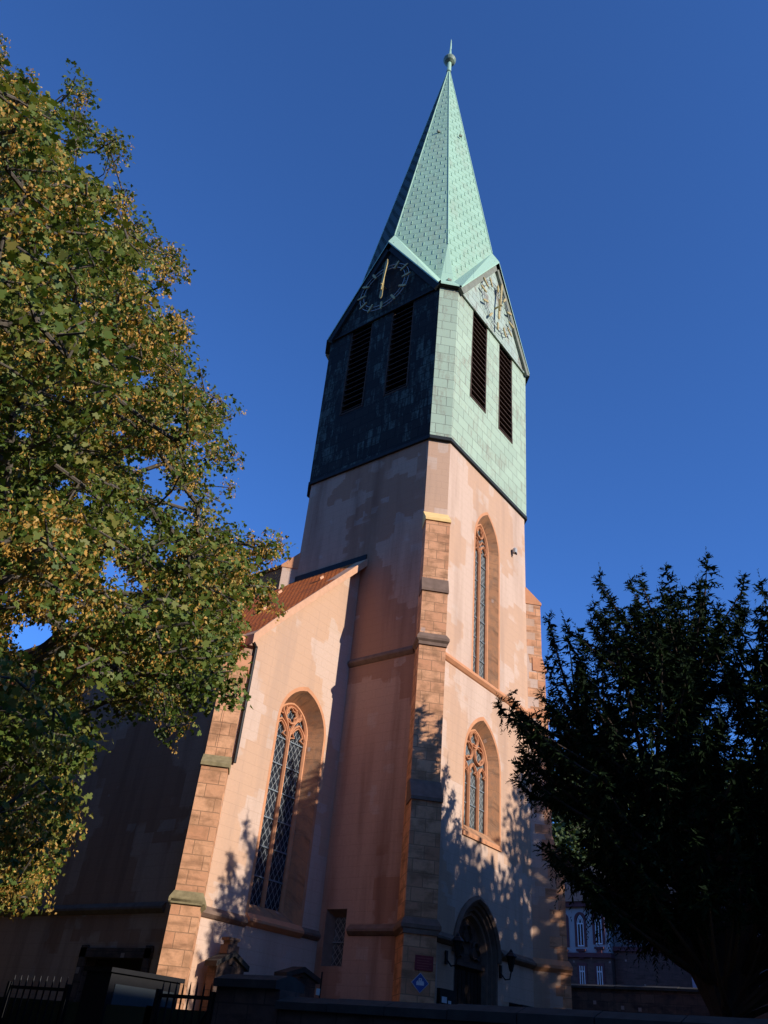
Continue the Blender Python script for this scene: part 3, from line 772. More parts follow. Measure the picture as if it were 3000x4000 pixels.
for (x, y, z) in ((-3.05, -3.05, 31.0), (-.55, -1.55, 48.6), (-1.55, -.55, 48.6)):
    hk = MB(); hk.obox((x - .08, y - .08, z), (.16, -.1, 0), (-.05, -.08, 0), (0, 0, .16)); hk.build('ladder_hook', M['barge'], spire)
fi = MB(); fi.lathe((0, 0, 0), [(.17, ZS - .55), (.16, ZS), (.15, 60.9)], 10)
neck = fi.build('finial', M['copper_plain'], church)
fb = MB(); fb.lathe((0, 0, 61.25), [(0, -.46), (.2, -.42), (.37, -.28), (.46, -.05), (.47, 0), (.46, .06), (.37, .28), (.2, .42), (0, .46)], 20)
fb.build('ball', plain('ball_copper', (.20, .27, .20), .5, 0, .3, 3), neck)
fv = MB(); fv.lathe((0, 0, 0), [(.17, 61.68), (.10, 62.3), (.05, 63.1), (.035, 63.9), (.0, 64.6)], 8)
fv.face([(-.02, -.03, 63.0), (.10, -.03, 63.1), (.08, -.03, 63.6), (.02, -.03, 64.5), (-.05, -.03, 63.6)])
fv.face([(-.02, .03, 63.0), (-.05, .03, 63.6), (.02, .03, 64.5), (.08, .03, 63.6), (.10, .03, 63.1)])
fv.build('vane', M['copper_plain'], neck)

# --- clocks on the two gables in view
def clock(fr, label):
    zc = 31.62
    rg = MB()
    for r in (1.27, 1.50): sweep(rg, fr, circle(0, zc, r, 48), [(-.014, .12), (-.014, .15), (.014, .15), (.014, .12)], True)
    for k in range(12):
        a = math.pi * k / 6 + math.pi / 12; rg.tube([fr.p(1.38 * math.cos(a), zc + 1.38 * math.sin(a), 0), fr.p(1.38 * math.cos(a), zc + 1.38 * math.sin(a), .14)], .014, 5)
    root = rg.build('clock', M['ring'], church); root['label'] = label
    def blade(name, ang, r0, r1, w0, w1, b, tip=.12):
        m = MB(); dx, dz = math.sin(ang), math.cos(ang); px, pz = dz, -dx
        f = lambda r, s, bb: fr.p(dx * r + px * s, zc + dz * r + pz * s, bb)
        ol = [(r0, -w0), (r1 - tip, -w1), (r1, -w1 * .25), (r1, w1 * .25), (r1 - tip, w1), (r0, w0)]
        m.face([f(r, s, b + .05) for r, s in ol][::-1]); m.face([f(r, s, b) for r, s in ol])
        for i in range(len(ol)):
            a_, c_ = ol[i], ol[(i + 1) % len(ol)]
            m.face([f(*a_, b), f(*a_, b + .05), f(*c_, b + .05), f(*c_, b)])
        m.build(name, M['gold'], root)
    for h in range(12): blade('hour_mark', math.pi * h / 6, 1.13, 1.65, .045, .068, .16)
    blade('minute_hand', R(5), -.35, 1.86, .04, .075, .30, .3)
    blade('hour_hand', R(182), -.55, .95, .045, .09, .24, .12)
    hb = MB(); hb.tube([fr.p(0, zc, 0), fr.p(0, zc, .42)], .05, 8); hb.build('spindle', M['gold'], root)
clock(Frame((-AT - .05, 0, 0), (0, -1, 0), (-1, 0, 0)), 'clock on the shaded gable')
clock(Frame((0, -AT - .05, 0), (1, 0, 0), (0, -1, 0)), 'clock on the sunlit gable')
# ------------------------------------------------------------------ small fittings on the church (things of their own)
def lantern(x, label):
    t = thing('wall_lantern', label, 'lantern', 'lanterns beside the portal', (x, -A - .40, 2.56))
    m = MB(); m.lathe((0, 0, 0), [(0, 0), (.05, .0), (.075, .10), (.13, .36), (.145, .38), (.145, .40)], 6); m.lathe((0, 0, 0), [(.19, .40), (.10, .50), (.06, .52), (.05, .56), (0, .62)], 6)
    m.build('lamp_case', M['iron'], t)
    g = MB(); g.lathe((0, 0, 0), [(.066, .10), (.118, .355)], 6); g.build('lamp_glass', M['glass_hex'], t)
    b = MB(); b.tube([(0, .39, -.02), (0, .20, -.22), (0, .05, -.20), (0, 0, 0)], .022, 6); b.obox((-.05, .34, -.18), (.10, 0, 0), (0, .05, 0), (0, 0, .34)); b.build('bracket', M['iron'], t)
lantern(.90, 'black iron wall lantern on the right side of the church portal')
lantern(-2.19, 'black iron wall lantern on the left side of the church portal')

# floodlight high on the tower front
t = thing('floodlight', 'small white and black floodlight fixed high on the sunlit tower wall', 'floodlight', None, (1.93, -A - .14, 18.30))
m = MB(); m.lathe((0, 0, 0), [(0, -.12), (.09, -.12), (.11, .05), (.06, .12), (0, .12)], 8); m.build('lamp_head', plain('white_enamel', (.34, .34, .33), .5), t)
m = MB(); m.tube([(0, .14, .05), (0, .02, .08)], .03, 6); m.obox((-.05, -.08, -.2), (.1, 0, 0), (0, .05, 0), (0, 0, .1)); m.build('bracket', M['iron'], t)

# signs on the near buttress: a red panel and a blue and white monument lozenge
e = Vector((-1, -1, 0)).normalized(); tv = Vector((1, -1, 0)).normalized()
bf = Frame(Vector((-cm, -cm, 0)) + e * 1.26, tv, e)
t = thing('notice_plate', 'small dark red notice plate on the buttress above the blue lozenge', 'sign', None, bf.p(.13, 2.17))
fr0 = Frame((0, 0, 0), tv, e)
m = MB(); m.obox(fr0.p(-.24, -.17, .004), fr0.u * .48, fr0.n * .03, (0, 0, .34)); m.build('plate', plain('red_enamel', (.22, .025, .03), .5), t)
m = MB()
for k in range(5): m.obox(fr0.p(-.19, .10 - k * .06, .034), fr0.u * (.38 - .06 * (k % 2)), fr0.n * .003, (0, 0, .018))
m.build('lettering', plain('red_lettering', (.36, .09, .08), .6), t)
t = thing('monument_sign', 'blue diamond monument sign with a white building emblem on the buttress', 'sign', None, bf.p(.05, 1.72))
m = MB()
def lozenge(mb, r, b0, b1):
    pts = [(0, -r), (r, 0), (0, r), (-r, 0)]
    mb.face([fr0.p(x, z, b1) for x, z in pts]); 
    for i in range(4):
        a, c = pts[i], pts[(i + 1) % 4]; mb.face([fr0.p(*a, b0), fr0.p(*c, b0), fr0.p(*c, b1), fr0.p(*a, b1)])
lozenge(m, .23, .004, .022); m.build('rim', plain('white_rim', (.55, .57, .6), .5), t)
m = MB(); lozenge(m, .212, .022, .026); m.build('panel', plain('blue_enamel', (.05, .09, .30), .45), t)
m = MB()
em = [(-.10, -.055), (.10, -.055), (.10, .02), (.085, .02), (.085, .045), (.055, .045), (.055, .02), (.045, .02), (.045, .085), (.03, .105), (-.03, .105), (-.045, .085), (-.045, .02), (-.055, .02), (-.055, .045), (-.085, .045), (-.085, .02), (-.10, .02)]
wall(m, fr0, em, [circle(0, .07, .018, 10)], .029); m.build('emblem', plain('white_emblem', (.62, .64, .66), .5), t)

# display case beside the portal, planter box on the other side
t = thing('display_case', 'black display case with white notices standing left of the portal', 'display case', None, (-3.1, -4.4, GND))
m = MB(); m.box(-.38, .38, -.05, .05, .55, 1.30)
for x in (-.34, .28): m.box(x, x + .06, -.03, .03, 0, .55)
m.build('cabinet', M['iron'], t)
m = MB(); m.box(-.28, -.04, -.056, -.051, .98, 1.12); m.box(.03, .17, -.056, -.051, .98, 1.05); m.build('notices', plain('white_paper', (.62, .66, .68), .8), t)
t = thing('stone_bench', 'low dark bench right of the church portal', 'bench', None, (.2, -4.9, GND))
m = MB(); m.box(-.42, .42, -.22, .22, 1.16, 1.24); m.box(-.42, .42, .18, .22, 1.24, 1.28); m.build('seat', M['iron'], t)
for x in (-.36, .28):
    m = MB(); m.box(x, x + .08, -.18, .18, 0, 1.16); m.build('leg', M['iron'], t)

# gravestones in front of the nave
def gravestone(name, label, x, y, wd, ze, zt, cross):
    t = thing(name, label, 'gravestone', 'gravestones before the nave', (x, y, GND))
    h, k = ze - GND, zt - GND
    m = MB(); fr = Frame((0, -.16, 0), (1, 0, 0), (0, -1, 0))
    wall(m, fr, [(-wd / 2, .0), (wd / 2, 0), (wd / 2, h), (0, k - .12), (-wd / 2, h)], [opening(0, wd * .26, .25, h - .28, h + .02, 6)])
    loft(m, fr, opening(0, wd * .26, .25, h - .28, h + .02, 6), 0, opening(0, wd * .22, .28, h - .30, h - .02, 6), -.07, True, True)
    wall(m, fr, opening(0, wd * .22, .28, h - .30, h - .02, 6), (), -.07)
    m.box(-wd / 2, wd / 2, -.155, .16, 0, .0 + h - .02); m.build('slab', M['stone_shaded'], t)
    c = MB()
    for sg in (-1, 1): c.obox((0, -.24, k - .14), (sg * (wd / 2 + .10), 0, -(k - h) + .06), (0, .44, 0), (0, 0, .12))
    c.build('gable_coping', M['coping'], t)  # dark coping and slab stand in for the yew's shade
    b = MB(); b.box(-wd / 2 - .1, wd / 2 + .1, -.26, .26, 0, .22); b.build('base', M['stone_shaded'], t)
    if cross:
        f = MB(); f.box(-.20, .20, -.14, .14, k - .10, k + .10); f.box(-.13, .13, -.12, .12, k + .10, k + .20); f.box(-.20, .20, -.14, .14, k + .20, k + .27); f.build('finial', M['stone_shaded'], t)
gravestone('gravestone', 'tall gabled gravestone with a finial at the sunlit nave corner', -7.62, -.74, .95, 1.66, 2.0, True)
gravestone('gravestone', 'low gabled gravestone before the nave under the small window', -5.78, -1.5, 1.15, 1.62, 1.88, False)
t = thing('garden_post', 'thin dark post with a small pale tag beside the low gravestone', 'post', None, (-6.56, -3.0, GND))
m = MB(); m.tube([(0, 0, 0), (0, 0, 1.28)], .022, 6); m.build('stake', M['iron'], t)
m = MB(); m.box(-.16, -.03, -.02, .0, .78, .92); m.build('tag', plain('pale_tag', (.45, .5, .48), .6), t)

# ------------------------------------------------------------------ ground, road, pavement
def asphalt(name, col, var=.25, sc=1.0):
    t = MT(name); o = t.obj(); f = t.noise(o, .35 * sc, 5, .6); g = t.noise(o, 60, 3)
    c = t.mix(f, [x * (1 - var) for x in col], [x * (1 + var) for x in col]); c = t.mix(t.math('MULTIPLY', g, .35), c, [x * .5 for x in col])
    t.bump(g, .35, .01); return t.done(c, .9, 0, .2)
def structure(name, mb, mat):
    o = mb.build(name, mat); o['kind'] = 'structure'; return o
m = MB(); m.face([(-2500, -2500, -1.6), (2500, -2500, -1.6), (2500, 2500, -1.6), (-2500, 2500, -1.6)]); structure('ground', m, asphalt('dry_earth', (.07, .065, .045), .3, .2))
m = MB(); m.face([(-24, -60, -1.59), (-15.9, -60, -1.59), (-15.9, 90, -1.59), (-24, 90, -1.59)][0:4]); structure('road', m, asphalt('asphalt', (.05, .05, .052)))
m = MB(); m.box(-15.9, -14.3, -60, 90, -1.7, -1.47); structure('pavement', m, asphalt('paving', (.16, .15, .14)))
m = MB(); m.box(-26.2, -24, -60, 90, -1.7, -1.47); structure('pavement', m, bpy.data.materials['paving'])
m = MB(); m.prism([(-13.95, -60), (60, -60), (60, 90), (-13.95, 90)], -1.58, GND); structure('churchyard', m, asphalt('churchyard_earth', (.055, .06, .032), .4, 1))

hm = MB(); NA, rad_ = 96, [420, 560, 720, 900, 1150, 1500]  # hills out of view, ring closed and raised to block low sky light
def hill(a, k):
    f = [0, .38, .72, .95, 1.0, .8][k]; s_ = .75 + .25 * math.cos(a + math.pi / 2) * -1
    return -1.6 + f * (235 * (.62 + .38 * -math.sin(a)) + 24 * math.sin(3 * a + 1) + 14 * math.sin(7 * a) + 6 * math.sin(17 * a + 2))
for i in range(NA):
    a0, a1 = 2 * math.pi * i / NA, 2 * math.pi * (i + 1) / NA
    for k in range(5):
        p = lambda a, kk: (rad_[kk] * math.cos(a), rad_[kk] * math.sin(a), hill(a, kk))
        hm.face([p(a0, k), p(a1, k), p(a1, k + 1), p(a0, k + 1)][::-1])
structure('hills', hm, asphalt('wooded_hillside', (.035, .05, .022), .5, .05))

# ------------------------------------------------------------------ churchyard wall, gate piers, railings
WX = -14.0
def wall_run(name, label, y0, y1, top, cap=True, x0=WX, th=.42):
    t = thing(name, label, 'wall', None, (x0, y0, -1.6))
    h = top + 1.6
    m = MB(); m.box(0, th, 0, y1 - y0, 0, h - .18); m.build('masonry', M['stone_shaded'], t)
    c = MB(); n = max(1, round((y1 - y0) / .95)); L = (y1 - y0) / n
    for k in range(n):
        a, b = k * L + .008, (k + 1) * L - .008; j = random.uniform(-.012, .012)
        pf = [(-.10, h - .18), (-.10, h - .08 + j), (th * .35, h + j), (th * .65, h + j), (th + .10, h - .08 + j), (th + .10, h - .18)]
        c.face([(x, a, z) for x, z in pf]); c.face([(x, b, z) for x, z in reversed(pf)])
        for (xa, za), (xb, zb) in zip(pf, pf[1:] + pf[:1]): c.face([(xa, b, za), (xb, b, zb), (xb, a, zb), (xa, a, za)][::-1])
    c.build('coping', M['coping'], t); return t
wall_run('churchyard_wall', 'low dark sandstone churchyard wall with rounded coping before the tower', -40, -8.60, .66)
wall_run('churchyard_wall', 'raised section of dark churchyard wall right of the iron gate', -8.58, -7.28, .90)
wall_run('churchyard_wall', 'dark churchyard wall below the maple on the far left', 1.2, 40, .60)
M['kiosk'] = plain('grey_sheet_metal', (.055, .065, .07), .45, .2, .2, 5)
t = thing('utility_cabinet', 'tall dark sheet metal cabinet between the two iron railings', 'cabinet', None, (-14.0, -4.0, -1.6))
m = MB(); m.box(0, 1.55, -.68, 0, 0, 2.46); m.box(-.05, 1.6, -.73, .05, 2.46, 2.53); m.build('housing', M['iron'], t)
m = MB(); m.box(.12, 1.42, -.70, -.682, .25, 1.72); m.box(.12, 1.42, -.70, -.682, 1.8, 2.3); m.build('side_panel', M['kiosk'], t)
m = MB(); m.obox((.70, -.73, .9), (.05, 0, 0), (0, .03, 0), (0, 0, .35)); m.build('handle', M['iron'], t)

def railing(name, label, cat, y0, y1, n, brace, ztop=.76, zr=.57, tilt=0):
    t = thing(name, label, cat, None, (WX, y0, -1.6))
    L = y1 - y0
    m = MB()
    for z in (zr + 1.6, .35): m.box(-.02, .02, 0, L, z - .03, z + .02)
    m.build('rail', M['iron'], t)
    for k in range(n):
        y = (k + .5) * L / n
        b = MB(); b.tube([(0, y, .12), (0, y, ztop + 1.5), (0, y, ztop + 1.6)], [.016, .016, .006], 6); b.build('bar', M['iron'], t)
    if brace:
        b = MB(); b.tube([(-.01, .05, .5), (-.01, L - .05, 2.02)][::-1] if brace > 0 else [(-.01, L - .05, .5), (-.01, .05, 2.02)], .022, 6); b.build('brace', M['iron'], t)
    for y in (0, L):
        p = MB(); p.box(-.035, .035, y - .035, y + .035, 0, zr + 1.68); p.build('post', M['iron'], t)
    return t
railing('iron_gate', 'black iron gate with a diagonal brace before the sunlit buttress', 'gate', -7.24, -5.98, 8, -1)
railing('iron_railing', 'black iron railing on the far left of the dark cabinet', 'railing', -3.6, -1.75, 9, 0)
m = MB(); m.box(0, .30, -.16, .16, 0, 2.02)
lb = thing('letter_box', 'black post box fixed at the hinge side of the iron gate', 'post box', None, (-13.95, -5.85, -1.6))
m.build('box_body', M['iron'], lb); m = MB(); m.obox((-.02, -.12, 1.6), (.02, 0, 0), (0, .24, 0), (0, 0, .05)); m.build('slot', M['kiosk'], lb)

# ------------------------------------------------------------------ vegetation
def pack(name, V, loops_per_face, mat, parent, nface):
    """V: (n,3) vertices, every loops_per_face consecutive ones form a face"""
    me = bpy.data.meshes.new(name)
    me.vertices.add(len(V)); me.vertices.foreach_set('co', np.ascontiguousarray(V, dtype='f').ravel())
    me.loops.add(len(V)); me.loops.foreach_set('vertex_index', np.arange(len(V), dtype='i'))
    me.polygons.add(nface); me.polygons.foreach_set('loop_start', np.arange(0, len(V), loops_per_face, dtype='i'))
    me.polygons.foreach_set('loop_total', np.full(nface, loops_per_face, 'i'))
    me.materials.append(mat); me.update(calc_edges=True); me.validate()
    o = bpy.data.objects.new(name, me); C.collection.objects.link(o)
    if parent: o.parent = parent
    return o
def norm(a): return a / np.maximum(1e-9, np.linalg.norm(a, axis=-1, keepdims=True))
def stamp(P, D, N, S, tmpl):
    """copies of a flat template (along D, normal N) at P with size S"""
    D = norm(D); N = norm(N - D * (N * D).sum(-1, keepdims=True)); B = np.cross(N, D)
    t = np.asarray(tmpl, float)
    V = P[:, None, :] + S[:, None, None] * (t[None, :, 0:1] * D[:, None, :] + t[None, :, 1:2] * B[:, None, :] + t[None, :, 2:3] * N[:, None, :])
    return V.reshape(-1, 3)
MAPLE = [(0, -.03, 0), (.16, -.30, -.03), (.13, -.52, -.10), (.36, -.42, -.05), (.50, -.50, -.08), (.52, -.20, .0), (.80, -.20, -.03), (.86, 0, .0),
         (.80, .20, -.03), (.52, .20, 0), (.50, .50, -.08), (.36, .42, -.05), (.13, .52, -.10), (.16, .30, -.03), (0, .03, 0)]
OVAL = [(0, 0, 0), (.3, -.28, -.04), (.7, -.25, -.04), (1, 0, .0), (.7, .25, -.04), (.3, .28, -.04)]
KITE = [(0, -.10, 0), (.35, -.32, .02), (1, 0, -.05), (.35, .32, .02)]
BLADE = [(0, -.5, 0), (.4, -.42, .0), (1, 0, -.08), (.4, .42, .0)]

def skeleton(name, root_path, targets, mat, parent, r0, step=.45, tip=.010, expo=.46, sag=.0, lim=None):
    """branches grown by hooking every leafy target on to the nearest wood already there"""
    nodes = [np.array(p, float) for p in root_path[0]]; par = [-1] + list(range(len(nodes) - 1)); 
    for extra in root_path[1:]:
        e0 = np.array(extra[0], float); k = int(np.argmin([np.linalg.norm(n - e0) for n in nodes]))
        for p in extra: nodes.append(np.array(p, float)); par.append(k); k = len(nodes) - 1
    arr = np.zeros((120000, 3)); arr[:len(nodes)] = nodes; cnt = len(nodes); par = par + [0] * (120000 - len(par))
    base = np.array(root_path[0][-1], float) * .5 + np.array(root_path[0][0], float) * .5
    order = np.argsort(np.linalg.norm(targets - base, axis=1))
    leafnode = []
    for i in order:
        t = targets[i]; d = np.linalg.norm(arr[:cnt] - t, axis=1) + .25 * np.maximum(0, arr[:cnt, 2] - t[2])
        k = int(np.argmin(d)); p = arr[k].copy(); L = np.linalg.norm(t - p); ns = max(1, int(L / step))
        off = rng.normal(0, .07 * L, 3); off[2] += sag * L
        for s_ in range(1, ns + 1):
            f = s_ / ns; q = p + (t - p) * f + off * math.sin(math.pi * f)
            arr[cnt] = q; par[cnt] = k; k = cnt; cnt += 1
        leafnode.append((i, k))
    w_ = np.zeros(cnt)
    for _, k in leafnode: w_[k] += 1
    for k in range(cnt - 1, 0, -1): w_[par[k]] += w_[k]
    rad = np.minimum(r0, tip * np.maximum(w_, .5) ** expo)
    idx = np.arange(1, cnt); pa = np.array(par[:cnt])[idx]
    a, b = arr[pa], arr[idx]; ra = np.minimum(rad[pa], rad[idx] * 1.5); rb_ = rad[idx]
    d = norm(b - a); h = norm(np.cross(d, np.where(np.abs(d[:, 2:3]) > .9, [[1, 0, 0]], [[0, 0, 1]]))); g = np.cross(d, h)
    n = 6; quads = []
    for k in range(n):
        c0, s0, c1, s1 = math.cos(2 * math.pi * k / n), math.sin(2 * math.pi * k / n), math.cos(2 * math.pi * (k + 1) / n), math.sin(2 * math.pi * (k + 1) / n)
        quads.append(np.stack([a + (h * c0 + g * s0) * ra[:, None], a + (h * c1 + g * s1) * ra[:, None], b + (h * c1 + g * s1) * rb_[:, None], b + (h * c0 + g * s0) * rb_[:, None]], 1))
    V = np.concatenate(quads, 0).reshape(-1, 3)
    pack(name, V, 4, mat, parent, len(V) // 4)
    return arr[:cnt]

def bark(name, c1, c2):
    t = MT(name); o = t.obj((6, 6, 1.3)); f = t.noise(o, 2.2, 6, .65); c = t.mix(f, c1, c2); t.bump(f, .7, .03); return t.done(c, .9, 0, .2)
M['bark'] = bark('maple_bark', (.055, .042, .032), (.17, .14, .105))
M['bark_yew'] = bark('yew_bark', (.035, .022, .017), (.09, .06, .045))
M['maple_leaf'] = leafmat('maple_leaf', [(0, (.055, .095, .016)), (.35, (.095, .145, .024)), (.6, (.155, .185, .034)), (.85, (.25, .225, .05)), (.95, (.33, .26, .065)), (1, (.27, .25, .08))], .32, .5, .25)
M['samara'] = leafmat('maple_seeds', [(0, (.46, .22, .035)), (.5, (.60, .33, .06)), (.8, (.66, .42, .12)), (1, (.42, .26, .09))], .35, .6)
M['yew_leaf'] = leafmat('yew_needles', [(0, (.006, .011, .004)), (.6, (.009, .019, .005)), (.9, (.016, .031, .008)), (1, (.028, .045, .012))], .10, .75, .08)
M['far_leaf'] = leafmat('far_foliage', [(0, (.035, .055, .018)), (.6, (.055, .085, .024)), (1, (.10, .12, .03))], .25)

# view geometry of the photograph, used once to fit the maple's outline
az0, pt0, rl0, F0 = -0.883049, 2.172327, 0.100774, 3111.4
MR = np.array((Matrix.Rotation(az0, 3, 'Z') @ Matrix.Rotation(pt0, 3, 'X') @ Matrix.Rotation(rl0, 3, 'Z')))
EYE = np.array((-23.767, -17.618, 0))
def to_px(P):
    q = (np.asarray(P, float) - EYE) @ MR
    zz = np.where(q[..., 2] < -.1, -q[..., 2], np.nan)
    return 1500 + F0 * q[..., 0] / zz, 2000 - F0 * q[..., 1] / zz
def at(px, py, D):
    d = MR @ np.array([(px - 1500) / F0, (2000 - py) / F0, -1.0]); return EYE + d * D / math.hypot(d[0], d[1])
def inside(poly, x, y):
    r = np.zeros(x.shape, bool); n = len(poly)
    for i in range(n):
        (x0, y0), (x1, y1) = poly[i], poly[(i + 1) % n]
        c = (y0 > y) != (y1 > y)
        r ^= c & (x < (x1 - x0) * (y - y0) / (y1 - y0 + 1e-12) + x0)
    return r
def vnoise(P, s, seed):
    """cheap smooth noise in space"""
    r = np.random.default_rng(seed); k = r.normal(0, 1, (10, 3)) * s; ph = r.uniform(0, 6.28, 10)
    return np.sin(P @ k.T + ph).sum(1) / math.sqrt(10)

def broadleaf(name, label, cat, base, trunk_path, limbs, T, leafmat_, barkmat, r0, nleaf, crad, lsize, tmpl, seeds=0, group=None):
    t = thing(name, label, cat, group, tuple(base))
    b = np.array(base, float)
    P = T - b
    skeleton('trunk', [[np.array(p, float) - b for p in pp] for pp in [trunk_path] + limbs], P, barkmat, t, r0)
    n = len(P)
    c = np.repeat(P, nleaf, 0)
    off = norm(rng.normal(0, 1, (len(c), 3))) * (rng.uniform(.15, 1, (len(c), 1)) ** .6) * crad
    off[:, 2] *= .75
    pos = c + off
    ctr = P.mean(0)
    outw = norm(pos - ctr - np.array([0, 0, -1.0]))
    N = norm(rng.normal(0, .5, pos.shape) + np.array([0, 0, .55]) + outw * .3 + norm(off) * .8)
    D = norm(rng.normal(0, .6, pos.shape) + norm(off) * .7 + np.array([0, 0, -.45]))
    S = lsize * rng.uniform(.5, 1.4, len(pos))
    pack('crown', stamp(pos, D, N, S, tmpl), len(tmpl), leafmat_, t, len(pos))
    if seeds:
        k = rng.integers(0, len(pos), int(n * seeds * 2.2)); k = k[vnoise(pos[k], .9, 77) + .5 * vnoise(pos[k], 2.4, 78) + rng.normal(0, .35, len(k)) > .12]; c = pos[k] + np.array([0, 0, -.05])
        m_ = 12; c2 = np.repeat(c, m_, 0) + rng.normal(0, .045, (len(c) * m_, 3)) * np.array([1, 1, 1.3])
        D2 = norm(rng.normal(0, .5, c2.shape) + np.array([0, 0, -.9])); N2 = norm(rng.normal(0, 1, c2.shape))
        o = pack('seed_clusters', stamp(c2, D2, N2, rng.uniform(.038, .062, len(c2)), KITE), 4, M['samara'], t, len(c2)); o['kind'] = 'stuff'
    return t

# --- the maple on the left
OUT = [(-900, 100), (-200, 190), (0, 222), (90, 300), (130, 235), (250, 260), (350, 330), (370, 420), (400, 520), (470, 500), (490, 560), (495, 690), (530, 730), (545, 790), (500, 830), (585, 830), (620, 960),
       (700, 965), (730, 1060), (660, 1120), (600, 1180), (720, 1220), (755, 1290), (740, 1340), (790, 1430), (800, 1520), (900, 1560), (920, 1600), (885, 1690), (925, 1780), (890, 1960), (850, 2010), (960, 2060),
       (1000, 2110), (1090, 2095), (1118, 2150), (1075, 2260), (1080, 2340), (1010, 2420), (975, 2520), (965, 2640), (920, 2780), (880, 2800), (840, 2720), (790, 2780), (720, 2850), (700, 2925), (640, 2860), (560, 2790), (500, 2810), (460, 2850), (420, 2770), (330, 2700),
       (400, 2830), (385, 2930), (400, 3000), (330, 3060), (325, 3210), (260, 3300), (235, 3380), (180, 3450), (120, 3530), (30, 3560), (0, 3600), (-900, 3800)]
GAPS = [(612, 1865, 40, 75), (530, 1800, 55, 22), (435, 2235, 38, 60), (505, 2300, 55, 30), (130, 2480, 95, 75), (45, 2320, 60, 14), (760, 1760, 30, 40), (245, 520, 40, 35), (340, 640, 60, 45), (200, 350, 50, 60), (330, 2360, 60, 26), (680, 1650, 45, 25), (20, 2800, 10, 10), (560, 2060, 40, 25), (330, 1960, 30, 18), (220, 1540, 30, 20), (420, 850, 45, 25), (300, 1180, 26, 18), (560, 1480, 30, 20), (650, 1180, 26, 22)]
TB = np.array((-23.2, -2.2, -1.6))
cand = rng.uniform((-34, -12.5, .9), (-10.5, 6, 26.5), (60000, 3))
ell = ((cand - np.array((-22.3, -3.0, 10.6))) / np.array((9.6, 8.8, 14.5)))
rr = np.linalg.norm(ell, axis=1)
nz = vnoise(cand, .95, 3) + .6 * vnoise(cand, 2.2, 4)
px, py = to_px(cand)
infr = (px > -60) & (px < 3060) & (py > -60) & (py < 4060)
ok = (rr < 1) & (rr > .42) & (nz > -.35)
ok &= np.where(infr, inside(OUT, np.nan_to_num(px, nan=-9e3), np.nan_to_num(py, nan=-9e3)), True)
ok &= ~((py < 190) & (px > -400) & (px < 1500))
ok &= np.linalg.norm(cand - EYE, axis=1) > 8.5
for gx, gy, ax, ay in GAPS:
    ok &= ~((((px - gx) / (ax * 1.15)) ** 2 + ((py - gy) / (ay * 1.15)) ** 2) < 1)
cand = cand[ok]; infr = infr[ok]
# keep a minimum spacing
def thin(P, dmin, nmax):
    keep = []; grid = {}
    for i, p in enumerate(P):
        g = tuple((p // dmin).astype(int)); hit = False
        for dx in (-1, 0, 1):
            for dy in (-1, 0, 1):
                for dz in (-1, 0, 1):
                    for j in grid.get((g[0] + dx, g[1] + dy, g[2] + dz), ()):
                        if np.linalg.norm(P[j] - p) < dmin: hit = True; break
        if not hit: keep.append(i); grid.setdefault(g, []).append(i)
        if len(keep) >= nmax: break
    return np.array(keep)
vis = cand[infr]; hid = cand[~infr]
lob = vis[thin(vis, 1.12, 700)]; hid = hid[thin(hid, 1.0, 900)]
edge = [(24, 255), (205, 268), (320, 335), (366, 425), (455, 522), (462, 560), (470, 625), (505, 705), (512, 765), (552, 858), (585, 890), (662, 975), (700, 1050), (645, 1105), (655, 1200), (716, 1240), (724, 1292), (748, 1380), (795, 1475), (850, 1530), (885, 1578), (865, 1655), (895, 1738), (880, 1808),
        (820, 1980), (950, 2090), (1075, 2150), (1030, 2330), (930, 2560), (890, 2740), (860, 2770), (700, 2870), (770, 2740), (560, 2750), (470, 2790), (385, 2935), (380, 2990), (310, 3170), (240, 3280), (205, 3385), (120, 3490), (40, 3535)]
def edge_dist(x, y):
    best = np.full(x.shape, 1e9)
    for (x0, y0), (x1, y1) in zip(OUT, OUT[1:] + OUT[:1]):
        dx, dy = x1 - x0, y1 - y0; t_ = np.clip(((x - x0) * dx + (y - y0) * dy) / (dx * dx + dy * dy + 1e-9), 0, 1)
        best = np.minimum(best, np.hypot(x - x0 - t_ * dx, y - y0 - t_ * dy))
    return best
lob = np.concatenate([lob, np.array([at(x, y, 13.6 + .9 * math.sin(k * 2.3)) for k, (x, y) in enumerate(edge)])])
LR = rng.uniform(.62, 1.05, len(lob)); LR[-len(edge):] = rng.uniform(.30, .50, len(edge))
pts = []; own = []
for li, (c_, r_) in enumerate(zip(lob, LR)):
    n_ = int(30 * r_ ** 1.6) + 3
    d_ = norm(rng.normal(0, 1, (n_ * 4, 3))); d_[:, 2] = np.where(d_[:, 2] < -.25, -d_[:, 2], d_[:, 2]); rad = rng.uniform(.35, 1, (n_ * 4, 1)) ** .5
    q_ = c_ + d_ * rad * r_ * np.array((1.15, 1.15, .62)); q_ = q_[thin(q_, .30, n_)]; pts.append(q_); own.append(np.full(len(q_), li >= len(lob) - len(edge)))
vis = np.concatenate(pts)
px, py = to_px(vis)
own = np.concatenate(own); ed_ = edge_dist(px, py); okv = (inside(OUT, px, py) & (own | (ed_ > 62 + 30 * vnoise(vis, 2.0, 9)))) | (px < 0)
GAPS += [(150, 240, 30, 60), (470, 1690, 30, 18), (250, 1880, 26, 20), (700, 1950, 40, 30), (830, 1880, 26, 40), (150, 2060, 24, 16), (640, 2180, 30, 22), (720, 2050, 24, 20), (90, 1700, 24, 18), (300, 420, 26, 22), (430, 720, 24, 20), (560, 1060, 24, 18), (180, 980, 20, 16), (280, 2420, 30, 18)]
for gx, gy, ax, ay in GAPS: okv &= ~((((px - gx) / (ax + 24)) ** 2 + ((py - gy) / (ay + 24)) ** 2) < 1)
